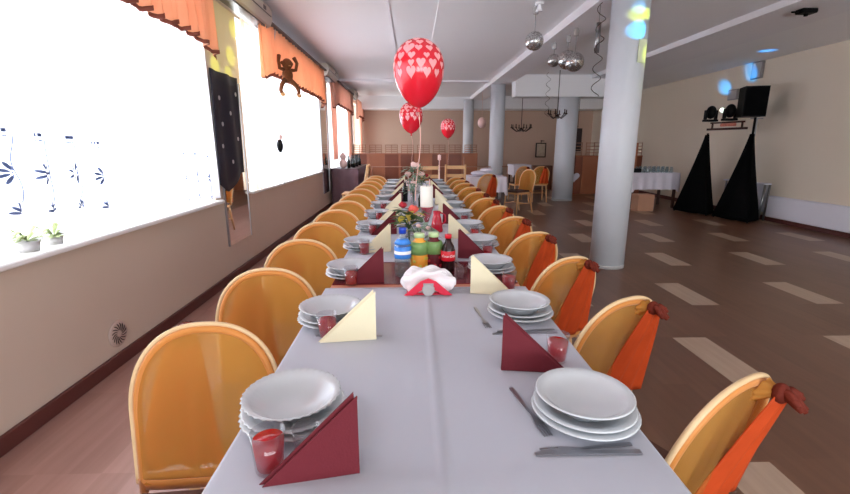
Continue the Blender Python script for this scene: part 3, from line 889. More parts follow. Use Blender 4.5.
# cutlery
def fork():
    m = MB()
    pts = [(-.002, 0), (.002, 0)]
    prof = [(0, .0045), (.03, .005), (.07, .0035), (.105, .0025), (.125, .006), (.14, .010), (.148, .0105)]
    top = [(w, y) for y, w in prof] + [(-w, y) for y, w in prof[::-1]]
    m.prism(top, .001, .0032)
    for k in range(4):
        x = -.0088 + k * .00587
        m.prism([(x - .0015, .147), (x + .0015, .147), (x + .001, .185), (x - .001, .185)], .0012, .003)
    return m.build('fork', 'steel')
def knife():
    m = MB()
    m.prism([(-.006, 0), (.006, 0), (.0055, .09), (.009, .10), (.009, .18), (.003, .205), (-.005, .205), (-.005, .095)], .0005, .003)
    return m.build('table_knife', 'steel')
def place_tool(kind, mk, x, y, rz, label, z=ZT):
    o = put_mesh(cache, kind, mk, (x, y, z), rz, label, 'cutlery beside the plates'); o['category'] = 'fork' if kind == 'fork' else 'knife'
place_tool('fork', fork, .262, .78, math.atan2(.021, .185) + .1, 'fork lying left of the nearest right-hand plate stack, tines towards the camera')
cache['fork'].rotation_euler = (0, 0, PI + .2); cache['fork'].location = (.236, .955, ZT)
place_tool('fork', fork, .428, .745, PI / 2 + .10, 'fork lying crosswise in front of the nearest right-hand bowl')
place_tool('knife', knife, .436, .722, PI / 2 + .0, 'knife lying crosswise nearest the camera on the right of the table')
place_tool('fork', fork, .225, 1.50, PI + .1, 'fork lying left of the second plate stack on the right')
place_tool('fork', fork, .45, 1.30, PI / 2 + .1, 'fork lying crosswise in front of the second bowl on the right')
place_tool('knife', knife, .452, 1.275, PI / 2 + .02, 'knife lying crosswise in front of the second bowl on the right')
place_tool('knife', knife, -.30, 1.272, -PI / 2 - .05, 'knife lying in front of the second bowl on the left')
place_tool('fork', fork, -.145, .80, .3, 'fork half hidden behind the nearest burgundy napkin, beside the rope-edged bowl')
for i, y in enumerate((2.22, 2.75, 3.3)):
    place_tool('fork', fork, .215, y, PI + .1, 'fork beside the %s plate stack on the right side' % nth(i + 3))

def tumbler(label, loc, full, s=1.0, first=True):
    t = thing('drinking_glass', loc, label, 'glass', 'small drinking glasses')
    R0, R1, h, th = .025 * s, .031 * s, .078 * s, .0018
    MB().lathe([(0, 0), (R0, 0), (R0 + .001, .001), (R1, h), (R1 - th, h), (R0 - th, .006), (0, .006)], 32).build('tumbler', 'glass', t)
    if full > 0:
        r = R0 - th - .0004; r2 = r + (R1 - R0) * full
        MB().lathe([(0, .0065), (r, .0065), (r2, h * full), (0, h * full)], 32).build('red_drink', 'drink', t)
    return t
tumbler('glass of red drink nearest the camera, at the table edge by the burgundy napkin', (-.262, .700, ZT), .8)
tumbler('empty clear glass between the nearest red drink and burgundy napkin', (-.20, .725, ZT), 0, .85)
tumbler('glass of red drink by the cream napkin, second on the left', (-.262, 1.262, ZT), .75)
tumbler('glass of red drink at the right table edge behind the nearest right bowl', (.392, 1.095, ZT), .75)
for i, (x, y) in enumerate(((-.262, 1.80), (-.262, 2.33), (-.262, 2.87), (-.262, 3.42), (-.262, 3.97))):
    tumbler('%s glass of red drink along the left table edge' % nth(i + 2), (x, y, ZT if y > 2.165 else .7505), .7)
for i, (x, y) in enumerate(((.392, 1.71), (.392, 2.235), (.392, 2.73), (.392, 3.27))):
    tumbler('%s glass of red drink along the right table edge' % nth(i + 1), (x, y, ZT if not 1.75 < y < 2.165 else .7505), .7)

# ================================================================== NAPKIN HOLDER
t = thing('napkin_holder', (.060, 1.668, ZT), 'red and white card napkin holder with grey knob in front of the bottles', 'napkin holder')
mb = MB()
for s in (-1, 1):                      # red chevron band
    a = Vector((s * .092, 0, .002)); b = Vector((0, 0, .066))
    pts = [(s * .094, .002), (s * .060, .002), (0, .040), (0, .070), (s * .03, .058)]
    mb.prism(pts if s > 0 else pts[::-1], -.035, -.028, xf=lambda v: (v[0], v[2], v[1]))
mb.build('red_chevron', 'redbox', t)
MB().lathe([(0, 0), (.024, 0), (.026, .004), (.024, .009), (0, .009)], 8, smooth=False).build('grey_knob', 'greyp', t)
k = kids(t)[-1]; k.rotation_euler = (PI / 2, .39, 0); k.location = (0, -.036, .0265)
MB().b2(-.02, .02, -.0385, -.0365, .042, .052).build('knob_clip', 'greyp', t)
w = MB().b2(-.085, .085, -.025, .045, 0.001, .004).build('base_plate', 'redbox', t)
# the crumpled white napkins are held by the holder: a bundle of their own
b = thing('napkin_bundle', (.060, 1.700, ZT + .005), 'fan of crumpled white paper napkins standing in the red holder', 'napkins')
rn = random.Random(11)
b.scale = (1.1, 1.0, 1.08)
for k in range(5):
    y = -.038 + k * .019
    def fan(u, v, k=k, y=y):
        a = PI * (.04 + .92 * u)
        R = (.095 + .006 * math.sin(u * 17 + k * 2)) * (1 - .02 * k)
        x = R * math.cos(a) * (.75 + .3 * v) ; z = (.082 + .006 * math.sin(u * 23 + k)) * math.sin(a) ** .55 * v
        return (x, y + .008 * math.sin(u * 14 + k) * v + .006 * math.sin(v * 9 + u * 5), z + .0005)
    MB().grid(fan, 40, 8).build('napkin_sheet', 'ppw', b, solid=.004)

# ================================================================== BOTTLES
def bottle(loc, kind, label):
    t = thing({'water': 'water_bottle', 'juice': 'juice_bottle', 'juiced': 'juice_bottle', 'cola': 'cola_bottle'}[kind], loc, label, 'bottle')
    if kind == 'water':
        MB().lathe([(0, 0), (.034, 0), (.037, .004), (.037, .05), (.035, .055), (.037, .06), (.037, .135), (.034, .15), (.018, .175), (.0145, .182), (.0145, .195), (0, .195)], 32).build('bottle_body', 'water', t)
        MB().lathe([(.0375, .085), (.0382, .086), (.0382, .137), (.0375, .138)], 32).build('blue_label', 'bluelabel', t)
        MB().lathe([(.0384, .104), (.0388, .105), (.0388, .118), (.0384, .119)], 32).build('white_band', 'whiteprint', t)
        MB().lathe([(.0385, .15), (.030, .163), (.024, .17)], 32).build('neck_label', 'bluelabel', t, solid=.001)
        MB().lathe([(0, .222), (.0155, .222), (.0165, .22), (.0165, .196), (0, .196)], 24).build('cap', 'bluecap', t)
    elif kind in ('juice', 'juiced'):
        MB().lathe([(0, 0), (.036, 0), (.041, .006), (.041, .08), (.038, .1), (.040, .12), (.036, .148), (.022, .162), (.022, .172), (0, .172)], 32).build('bottle_body', 'orangej' if kind == 'juice' else 'cherryj', t)
        MB().lathe([(.0415, .098), (.0415, .142), (.037, .153)], 32).build('green_sleeve', 'greencap', t, solid=.001)
        MB().lathe([(0, .192), (.023, .192), (.024, .19), (.024, .173), (0, .173)], 24).build('cap', 'palegreen', t)
        m = MB()
        rr = random.Random(4)
        for q in range(12):
            a = rr.uniform(PI, 2 * PI); z = rr.uniform(.03, .09)
            m.ball((.0405 * math.cos(a), .0405 * math.sin(a), z), .008, 10, 6, sc=(1, .3, 1), rot=Matrix.Rotation(a + PI / 2, 3, 'Z'))
        m.build('fruit_print', 'yleaf' if kind == 'juice' else 'rose', t)
    else:
        MB().lathe([(0, 0), (.026, 0), (.031, .006), (.031, .045), (.029, .055), (.032, .075), (.032, .115), (.027, .135), (.015, .155), (.013, .172), (0, .172)], 32).build('bottle_body', 'cola', t)
        MB().lathe([(.0325, .072), (.0332, .073), (.0332, .116), (.0325, .117)], 32).build('red_label', 'redlabel', t)
        MB().lathe([(0, .190), (.0145, .190), (.0155, .188), (.0155, .173), (0, .173)], 24).build('cap', 'redlabel', t)
        cu = bpy.data.curves.new('tmp_script', 'FONT'); cu.body = 'Coca-Cola'; cu.size = .016; cu.align_x = 'CENTER'; cu.shear = .35; cu.extrude = .0003
        tmp = bpy.data.objects.new('tmp_script', cu); COL.objects.link(tmp)
        bpy.context.view_layer.update()
        me = bpy.data.meshes.new_from_object(tmp.evaluated_get(bpy.context.evaluated_depsgraph_get()))
        bpy.data.objects.remove(tmp)
        R = .0336
        for v in me.vertices:
            a = v.co.x / R; rr = R + v.co.z
            v.co = Vector((rr * math.sin(a), -rr * math.cos(a), .090 + v.co.y))
        me.name = 'label_script'; me.materials.clear(); me.materials.append(M_['whiteprint'])
        o = bpy.data.objects.new('label_script', me); COL.objects.link(o); o.parent = t
    return t
bottle((-.045, 1.93, .7505), 'water', 'clear water bottle with blue cap and blue label')
bottle((.030, 1.95, .7505), 'juice', 'orange juice bottle with pale green cap, beside the water bottle')
bottle((.096, 1.965, .7505), 'juiced', 'dark red juice bottle with pale green cap, between orange juice and cola')
bottle((.160, 1.93, .7505), 'cola', 'small dark cola bottle with red label and red cap')
tumbler('small empty glass standing beside the cola bottle', (.215, 1.87, .7505), 0, .8)

# ================================================================== FLOWERS, CANDLES
def rose(mb, c, r, mi):
    c = Vector(c)
    mb.ball(c, r * .62, 12, 8, mi, sc=(1, 1, 1.1))
    for ringi, (n, rad, up) in enumerate(((3, .55, .25), (5, .85, .05), (6, 1.05, -.15))):
        for k in range(n):
            a = 2 * PI * k / n + ringi
            d = Vector((math.cos(a), math.sin(a), 0))
            p = c + d * r * rad * .55 + Vector((0, 0, r * up))
            rot = Matrix.Rotation(a, 3, 'Z') @ Matrix.Rotation(.35 + .25 * ringi, 3, 'Y')
            mb.ball(p, r * .62, 8, 6, mi, sc=(.22, .95, .9), rot=rot)
def leafy(mb, c, L, w, d, mi=0):
    c = Vector(c); d = Vector(d).normalized(); s = d.cross(Vector((0, 0, 1)))
    s = s.normalized() * w if s.length > .01 else Vector((w, 0, 0))
    up = s.normalized().cross(d) * (w * .35)
    vs = []; fs = []
    n = 5
    for i in range(n + 1):
        u = i / n; ww = math.sin(PI * (u ** .8)) + .02; cc = c + d * L * u - Vector((0, 0, L * .35 * u * u))
        vs += [cc - s * ww, cc - up * ww * .6, cc + s * ww]
    for i in range(n):
        a = i * 3; fs += [(a, a + 1, a + 4, a + 3), (a + 1, a + 2, a + 5, a + 4)]
    mb.add(vs, fs, mi, True)
def arrangement(loc, label, roses, leaves, vase_h=.10, leafm='leaf', R=.09, H=.22):
    t = thing('flower_arrangement', loc, label, 'flowers')
    MB().lathe([(0, 0), (.032, 0), (.034, .003), (.022, vase_h * .45), (.038, vase_h), (.036, vase_h), (.020, vase_h * .45), (.02, .008), (0, .008)], 24).build('glass_vase', 'glass', t)
    rr = random.Random(hash(label) % 1 + len(label))
    mb = MB()
    for k in range(7):
        a = rr.uniform(0, 2 * PI); q = rr.uniform(.3, 1) * R
        mb.tube([(0, 0, .012), (.3 * q * math.cos(a) * .3, .3 * q * math.sin(a) * .3, vase_h), (q * math.cos(a), q * math.sin(a), H * rr.uniform(.7, 1))], .0022, 5)
    mb.build('stems', 'leaf', t)
    lf = MB(); lf2 = MB()
    for k in range(leaves):
        a = rr.uniform(0, 2 * PI); z = rr.uniform(vase_h * .8, H); q = rr.uniform(.1, .7) * R
        tgt = lf2 if k % 4 == 0 else lf
        leafy(tgt, (q * math.cos(a), q * math.sin(a), z), rr.uniform(.05, .085), rr.uniform(.012, .022), (math.cos(a), math.sin(a), rr.uniform(-.1, .9)))
    lf.build('leaves', leafm, t); lf2.build('pale_leaves', 'yleaf' if leafm == 'leaf' else 'leaf2', t)
    for (x, y, z, r, m) in roses:
        b = MB(); rose(b, (x, y, z), r, 0); b.build('rose', m, t)
    return t
arrangement((-.02, 2.52, ZT), 'small arrangement of red and coral roses with dark leaves behind the water bottle',
            [(-.035, .02, .235, .026, 'rose'), (.025, -.01, .215, .034, 'coral'), (.01, .05, .19, .024, 'rose'), (.06, .03, .17, .02, 'pink')], 90, .12)
arrangement((.05, 2.22, ZT), 'low sprig of grey green leaves and white berries behind the juice bottles',
            [(.03, 0, .16, .014, 'pink'), (-.02, .01, .17, .013, 'pink'), (.06, .02, .14, .013, 'pink')], 34, .08, 'leaf2', .07, .17)
arrangement((.01, 4.3, ZT), 'tall sage green and pale pink arrangement behind the white pillar candle',
            [(.02, 0, .38, .045, 'pink'), (-.05, .02, .30, .035, 'pink'), (.08, .0, .30, .035, 'pink'), (.0, -.05, .22, .03, 'pink')], 110, .14, 'leaf2', .15, .38)
arrangement((.12, 5.9, ZT), 'far low arrangement of dark pink flowers on the last cloth',
            [(.0, 0, .2, .035, 'pink'), (.07, 0, .18, .03, 'rose'), (-.07, .02, .17, .03, 'rose')], 60, .10, 'leaf', .14, .2)
# candle on a stemmed glass
t = thing('stemmed_glass', (.085, 2.62, ZT), 'cone shaped stemmed glass full of pink red beads under the white candle', 'glass')
MB().lathe([(0, 0), (.034, 0), (.034, .002), (.006, .006), (.004, .09), (.006, .098), (.044, .215), (.043, .215), (.004, .10), (0, .10)], 28).build('cone_glass', 'glass', t)
MB().lathe([(0, .1025), (.003, .1025), (.0415, .2145), (0, .2145)], 28).build('pink_filling', 'redglass', t)
t = thing('pillar_candle', (.085, 2.62, ZT + .2155), 'thick white pillar candle standing on the stemmed glass', 'candle')
MB().lathe([(0, 0), (.036, 0), (.038, .003), (.038, .118), (.034, .124), (.02, .12), (0, .118)], 32).build('wax', 'wax', t)
MB().tube([(0, 0, .117), (.002, 0, .134)], .0015, 6).build('wick', 'blackp', t)
t = thing('glass_jug', (.165, 2.95, ZT), 'pink red glass jug behind the stemmed glass', 'jug')
MB().lathe([(0, 0), (.04, 0), (.042, .01), (.03, .09), (.022, .115), (.026, .14), (.0, .14)], 24).build('jug_body', 'redglass', t)
MB().tube([(.024, 0, .13), (.055, 0, .115), (.058, 0, .07), (.035, 0, .05)], .005, 8).build('handle', 'redglass', t)
tag(MB().tube([(0, 0, 0), (0, 0, .06), (0, 0, .065), (0, 0, .16), (0, 0, .165), (0, 0, .2)], [.028, .028, .03, .026, .011, .01], 16).build('wine_bottle', 'bottleg', None), 'dark wine bottle on the table left of the sage green arrangement', 'bottle').location = (-.075, 4.6, ZT)
tag(MB().tube([(0, 0, 0), (0, 0, .10), (0, 0, .14), (0, 0, .2)], [.022, .022, .01, .009], 14).build('small_bottle', 'bottleg', None), 'slim dark bottle standing behind the pillar candle', 'bottle').location = (.075, 4.0, ZT)
for i, (x, y, h, l) in enumerate(((.01, 5.3, .31, 'tall candlestick with a pale pink candle under the balloon ribbons'), (.42, 6.9, .36, 'tall candlestick with a pale pink candle right of the balloon ribbons'))):
    t = thing('candlestick', (x, y, ZT), l, 'candlestick')
    MB().lathe([(0, 0), (.04, 0), (.038, .01), (.009, .02), (.007, h * .5), (.012, h * .55), (.007, h * .6), (.008, h - .02), (.03, h), (0, h)], 20).build('stand', 'pink', t)
    MB().lathe([(0, h), (.024, h), (.026, h + .06), (.0, h + .075)], 20).build('candle', 'pink', t)
for i, (x, y) in enumerate(((-.07, 5.0), (-.05, 5.7), (.2, 5.1))):
    t = thing('taper_candle', (x, y, ZT), 'pale pink taper candle, %s of three on the far cloths' % ('nearest', 'leftmost far one', 'rightmost')[i], 'candle')
    MB().lathe([(0, 0), (.025, 0), (.012, .015), (.012, .03), (0, .03)], 14).build('holder', 'pink', t)
    MB().lathe([(0, .03), (.009, .03), (.007, .19), (0, .195)], 12).build('wax', 'pink', t)

# ================================================================== BALLOONS
def balloon(c, R, label, knot_at):
    t = thing('balloon', c, label, 'balloon')
    def prof(v):                           # v 0 top ..1 bottom
        ph = PI * v
        r = math.sin(ph) * (1 - .0 * v); z = math.cos(ph)
        if z < 0: z *= 1.48; r = math.sin(ph) ** 1.22
        return R * r, R * z * 1.05
    def sf(th, v, off=0):
        r, z = prof(v); r2, z2 = prof(min(1, v + .01)); r1, z1 = prof(max(0, v - .01))
        n = Vector((-(z2 - z1), r2 - r1)); n = n.normalized() if n.length > 0 else Vector((0, 1))
        rr = r + n.x * off; zz = z + n.y * off
        return (rr * math.cos(th), rr * math.sin(th), zz)
    MB().lathe([prof(i / 40) for i in range(41)][::-1], 40).build('skin', 'balloon', t)
    zb = prof(1)[1]
    MB().lathe([(0, zb - .022), (.012, zb - .022), (.005, zb - .008), (.011, zb + .006), (0, zb + .008)], 12).build('tied_neck', 'balloon', t)
    # printed hearts, each a thin patch following the skin
    hm = MB()
    def hpt(a): return (16 * math.sin(a) ** 3 / 17, (13 * math.cos(a) - 5 * math.cos(2 * a) - 2 * math.cos(3 * a) - math.cos(4 * a)) / 17 + .12)
    rr = random.Random(2)
    sizes = [.075, .04, .055, .045]
    rows = [(.16, 7), (.24, 10), (.33, 12), (.42, 12), (.50, 13), (.57, 12)]
    for ri, (v0, n) in enumerate(rows):
        for k in range(n):
            th0 = 2 * PI * (k + .5 * (ri % 2)) / n + rr.uniform(-.06, .06); sz = rr.choice([.13, .16, .19]) * R
            if ri == 2 and k % 4 == 0: sz = .27 * R
            r0, _ = prof(v0)
            ring = []
            N = 20
            for q in range(N):
                hx, hz = hpt(2 * PI * q / N)
                th = th0 + hx * sz / max(r0, .02); vv = v0 - hz * sz / (PI * R * 1.05)
                ring.append(sf(th, vv, .0012))
            cpt = sf(th0, v0, .0012)
            hm.add([cpt] + ring, [(0, 1 + q, 1 + (q + 1) % N) for q in range(N)], 0, True)
    hm.build('heart_print', 'heart', t)
    pts = []
    e = Vector(knot_at) - Vector(c); s0 = Vector((0, 0, zb - .02))
    for i in range(14):
        u = i / 13; p = s0.lerp(e, u); pts.append((p.x + .012 * math.sin(u * 5), p.y, p.z))
    MB().tube(pts, .0022, 5).build('ribbon', 'string', t)
    return t
balloon((.040, 2.62, 1.755), .142, 'largest red balloon printed with pale hearts, nearest the camera', (.03, 2.62, ZT + .25))
balloon((-.008, 5.15, 1.66), .132, 'red balloon with hearts half hidden below the largest one', (0.01, 5.25, ZT + .35))
balloon((.66, 8.3, 1.66), .135, 'small far red balloon with hearts, right of the other two', (.68, 8.3, .95))

# ================================================================== MIRROR BALLS
def mirror_ball(c, R, top, label):
    t = thing('mirror_ball', c, label, 'mirror ball', 'mirror balls on the ceiling')
    nv = 22; mb = MB()
    for i in range(nv):
        p0 = PI * i / nv + .01; p1 = PI * (i + 1) / nv - .01
        nu = max(4, int(2 * nv * math.sin((p0 + p1) / 2)))
        for j in range(nu):
            a0 = 2 * PI * j / nu + .015; a1 = 2 * PI * (j + 1) / nu - .015
            q = [(R * math.sin(p) * math.cos(a), R * math.sin(p) * math.sin(a), R * math.cos(p)) for p, a in ((p0, a0), (p1, a0), (p1, a1), (p0, a1))]
            mb.add(q, [(0, 1, 2, 3)])
    mb.build('mirror_tiles', 'tiles', t)
    MB().ball((0, 0, 0), R * .985, 32, 20).build('core', 'greyp', t)
    zt = top - c[2]
    MB().tube([(0, 0, R), (0, 0, zt - .06)], .004, 6).build('chain', 'grey', t)
    MB().lathe([(0, zt - .09), (.03, zt - .09), (.035, zt - .06), (.035, zt - .03), (.02, zt), (0, zt)], 18).build('motor', 'greyp', t)
mirror_ball((1.42, 5.45, 2.50), .105, 2.875, 'single mirror ball left of the ceiling beam')
mirror_ball((2.07, 6.8, 2.53), .09, 2.77, 'smallest mirror ball at the left of the cluster under the beam')
mirror_ball((2.12, 6.35, 2.46), .125, 2.77, 'upper mirror ball in the middle of the cluster')
mirror_ball((2.09, 5.98, 2.37), .12, 2.77, 'lower right mirror ball of the cluster, nearest the white column')
t = thing('ceiling_spotlight', (1.43, 5.35, 2.875), 'small white spotlight on the ceiling above the single mirror ball', 'spotlight')
MB().lathe([(0, 0), (.05, 0), (.05, -.02), (0, -.02)], 20).build('mount', 'beam', t)
MB().lathe([(.02, -.02), (.03, -.06), (.04, -.09), (0, -.085)], 20).build('head', 'beam', t)
t = thing('projector_mount', (4.45, 5.3, 2.82), 'small black fixture under the right ceiling beam', 'ceiling fixture')
MB().b2(-.09, .09, -.06, .06, -.05, -.001, bev=.01).build('body', 'blackp', t)
MB().tube([(-.09, 0, -.03), (-.17, 0, -.035)], .01, 8).build('arm', 'blackp', t)
MB().lathe([(0, 0), (.03, 0), (.03, -.0), (.02, -.075), (0, -.075)], 14).build('nozzle', 'blackp', t)
# hanging heat tube beside the large column
t = thing('hanging_tube', (2.0, 5.05, 2.3), 'short grey pendant hanging beside the nearest column', 'pendant')
MB().lathe([(0, 0), (.025, 0), (.025, .3), (0, .3)], 16).build('tube', 'grey', t)
MB().tube([(0, 0, .3), (0, 0, .47)], .004, 6).build('cord', 'grey', t)

# ================================================================== DJ RIG
def scrim_stand(x, y, h, R, label, rz):
    t = thing('speaker_stand', (x, y, 0), label, 'stand', 'black draped lighting stands', rz)
    MB().tube([(0, 0, .05), (0, 0, h + (.275 if x > 5.9 else .03))], .02, 10).build('pole', 'blackp', t)
    for k in range(3):
        a = 2 * PI * k / 3 + PI / 6
        MB().tube([(0, 0, .35), (R * .95 * math.cos(a), R * .95 * math.sin(a), .012)], .013, 8).build('leg', 'blackp', t)
    def skirt(u, v):
        a = u * 2 * PI + PI / 6
        tri = math.cos(PI / 3) / math.cos(((a - PI / 6) % (2 * PI / 3)) - PI / 3)
        rr = (.04 + (R - .04) * v ** 1.12) * (tri * .75 + .25)
        return (rr * math.cos(a), rr * math.sin(a), h + (.03 - h) * v - .0 + .03 * (1 - abs(tri)) * 0)
    MB().grid(skirt, 72, 20).build('black_drape', 'black', t, solid=.004)
    return t
scrim_stand(5.72, 8.62, 1.52, .44, 'left, farther stand under a black cloth cone', -.2)
scrim_stand(5.94, 7.75, 1.52, .44, 'right, nearer stand under a black cloth cone beside the white wall', -.35)
t = thing('lighting_bar', (5.80, 8.24, 1.62), 'dark crossbar linking the two black stands', 'lighting bar', rz=math.atan2(-.84, .21))
MB().b2(-.40, .40, -.02, .02, -.02, .02).build('lower_bar', 'bronze', t)
MB().b2(-.34, .34, -.015, .015, .10, .13).build('upper_bar', 'bronze', t)
for s in (-.3, .3): MB().b2(s - .012, s + .012, -.012, .012, .02, .10).build('upright', 'bronze', t)
MB().box((0.05, -.03, .07), (.30, .05, .055), bev=.01).build('red_effect_light', mat('mottled_red_light', rgb(200, 110, 90), .4, var=.6, vscale=30), t)
def moving_head(c, label, rz=0):
    t = thing('moving_head_light', c, label, 'stage light', 'stage lights on the crossbar', rz)
    MB().b2(-.11, .11, -.08, .08, -.04, 0, bev=.01).build('base', 'blackp', t)
    for s in (-1, 1): MB().b2(s * .10 - .015, s * .10 + .015, -.04, .04, 0, .17, bev=.008).build('yoke_arm', 'blackp', t)
    h = MB().ball((0, 0, .13), .105, 20, 14, sc=(.8, .9, 1.15)).build('head', 'blackp', t)
    MB().lathe([(0, -.112), (.036, -.112), (.04, -.09), (0, -.09)], 20).build('lens', 'lens', t)
    k = kids(t)[-1]; k.rotation_euler = (-PI / 2 + .2 + PI, 0, 0); k.location = (-.01, .012, .16)
    k.rotation_euler = (-PI / 2, 0, 0); k.location = (0, -.2, .15); 
    return t
moving_head((5.66, 8.52, 1.80), 'black moving head light with a bright lens on the left of the bar')
moving_head((5.76, 8.14, 1.80), 'black moving head light in the middle of the bar, beside the speaker')
t = thing('loudspeaker', (5.86, 7.80, 1.80), 'big black loudspeaker on top of the right black stand', 'speaker', rz=-.25)
MB().prism([(-.18, -.17), (.18, -.17), (.14, .17), (-.14, .17)], 0, .50).build('cabinet', 'blackp', t)
MB().b2(-.165, .165, -.180, -.1715, .02, .48).build('grille', 'grill', t)
t = thing('speaker_bracket', (6.16, 8.0, 1.5), 'grey metal bracket hanging behind the loudspeaker', 'bracket', rz=-.2)
MB().b2(-.012, .012, -.02, .02, -.02, .3).build('arm', 'grey', t)
MB().b2(-.1, .1, -.01, .01, .28, .3).build('cross_piece', 'grey', t)
# real coloured beams from the stage lights
def beam(name, src, tgt, size, col, power, blend=.25):
    l = bpy.data.lights.new(name, 'SPOT'); l.energy = power; l.color = col; l.spot_size = size; l.spot_blend = blend; l.shadow_soft_size = .01
    o = bpy.data.objects.new(name, l); COL.objects.link(o); o.location = src
    o.rotation_euler = (Vector(tgt) - Vector(src)).to_track_quat('-Z', 'Y').to_euler()
S1 = (5.48, 8.30, 1.98); S2 = (5.60, 7.82, 1.98)
BL = (.0, .35, 1.0); YG = (.8, 1.0, .0); CY = (.0, .5, 1.0)
beam('beam_blue', (5.75, 8.5, 2.06), (6.4, 9.3, 2.47), math.radians(17), BL, 130, .9)
beam('beam_blue', (5.85, 8.2, 2.3), (6.4, 8.6, 2.66), math.radians(30), BL, 45, .9)
beam('beam_blue', (5.6, 7.6, 2.3), (5.8, 7.55, 2.83), math.radians(32), BL, 16, .9)
for y, z, l in ((8.45, 2.52, 'small grey wall speaker above the loudspeaker, lit blue'), (9.0, 2.2, 'small grey wall box left of the loudspeaker')):
    t = thing('wall_speaker', (XR, y, z), l, 'wall speaker')
    MB().b2(-.05, -.001, -.13, .13, 0, .30 if y < 8.6 else .2, bev=.008).build('casing', 'grey', t)
    MB().b2(-.055, -.0505, -.11, .11, .02, .28 if y < 8.6 else .18).build('front_grille', 'greyp', t)

# ================================================================== RIGHT WALL FURNITURE
tag(MB().b2(XR - .12, XR - .024, 1.0, 7.6, .09, .46, bev=.015).build('radiator_cover', 'rad', None, loc=(XR - .05, 4, .1)), 'long low white radiator cover along the right wall', 'radiator')
t = thing('side_table', (5.45, 6.95, 0), 'white topped folding table with grey legs beside the right black stand', 'table')
mb = MB()
t.location = (6.30, 8.22, 0)
MB().b2(-.07, .07, -.56, .5, .64, .665, bev=.006).build('tabletop', 'rad', t)
MB().b2(.04, .06, -.5, .45, .15, .64).build('back_panel', 'rad', t)
for sx in (-.045, .045):
    for sy in (-.52, .46): MB().tube([(sx, sy, 0), (sx, sy - .03, .64)], .017, 8).build('leg', 'grey', t)
# buffet with glasses
def draped_table(x0, x1, y0, y1, label, drop=.35, rz=0, m='whitecloth', z=.75):
    cx, cy = (x0 + x1) / 2, (y0 + y1) / 2; W, L = (x1 - x0) / 2, (y1 - y0) / 2
    t = thing('dining_table', (cx, cy, 0), label, 'table', rz=rz)
    MB().b2(-W + .01, W - .01, -L + .01, L - .01, z - .03, z).build('tabletop', 'tleg', t)
    for sx in (-1, 1):
        for sy in (-1, 1): MB().b2(sx * (W - .06) - .025, sx * (W - .06) + .025, sy * (L - .06) - .025, sy * (L - .06) + .025, 0, z - .03).build('leg', 'tleg', t)
    c = thing('tablecloth', (cx, cy, z), 'white cloth on the ' + label, 'tablecloth', rz=rz)
    mb = MB()
    mb.b2(-W, W, -L, L, .0005, .004)
    per = []
    n = 30
    for i in range(n): per.append((-W + 2 * W * i / n, -L, 0, -1))
    for i in range(n): per.append((W, -L + 2 * L * i / n, 1, 0))
    for i in range(n): per.append((W - 2 * W * i / n, L, 0, 1))
    for i in range(n): per.append((-W, L - 2 * L * i / n, -1, 0))
    k = len(per)
    rows = 6; vs = []
    for r in range(rows + 1):
        for i, (x, y, nx, ny) in enumerate(per):
            d = r / rows; q = d * (.02 + .018 * math.sin(i * 1.1) + .01 * math.sin(i * .37)); cor = .06 * d if i % n < 2 or i % n > n - 2 else 0
            vs.append((x + nx * q, y + ny * q, .004 - d * (drop + cor)))
    fs = [(r * k + i, r * k + (i + 1) % k, (r + 1) * k + (i + 1) % k, (r + 1) * k + i) for r in range(rows) for i in range(k)]
    mb.add(vs, fs, 0, True)
    mb.build('draped_cloth', m, c)
    return t
draped_table(4.66, 5.7, 9.3, 10.0, 'buffet table with upturned glasses beside the nearest column')
tag(MB().b2(4.62, 4.95, 8.85, 9.15, 0, .34, bev=.004).b2(4.62, 4.95, 8.98, 9.02, .34, .345).build('cardboard_box', 'cardboard', None, loc=(4.78, 9.0, 0)), 'tan cardboard box on the floor beside the buffet table', 'box')
proto_g = None
k = 0
for iy in range(3):
    for ix in range(7):
        x = 4.95 + ix * .10; y = 9.40 + iy * .16
        lab = 'upturned clear glass, %s from the left in the %s row on the buffet' % (('first', 'second', 'third', 'fourth', 'fifth', 'sixth', 'seventh')[ix], ('front', 'middle', 'back')[iy])
        if proto_g is None:
            proto_g = tag(MB().lathe([(0, 0), (.038, 0), (.038, .004), (.028, .11), (.024, .12), (0, .12)], 14).build('upturned_glass', 'water'), lab, 'glass', 'upturned glasses on the buffet table'); o = proto_g
        else: o = proto_g.copy(); COL.objects.link(o); o['label'] = lab
        o.location = (x, y, .7545)
t = thing('menu_board', (4.88, 9.75, .7545), 'brown upright board on the buffet table behind the glasses', 'board')
MB().b2(-.07, .07, -.02, .02, 0.03, .62).build('board', 'panel_l', t); MB().b2(-.1, .1, -.05, .05, 0, .03).build('foot', 'tleg', t)
tag(MB().b2(-.12, .12, -.06, .06, 0, .09, bev=.01).build('dark_box', 'blackp'), 'low dark box on the buffet table before the brown board', 'box').location = (4.78, 9.45, .7545)

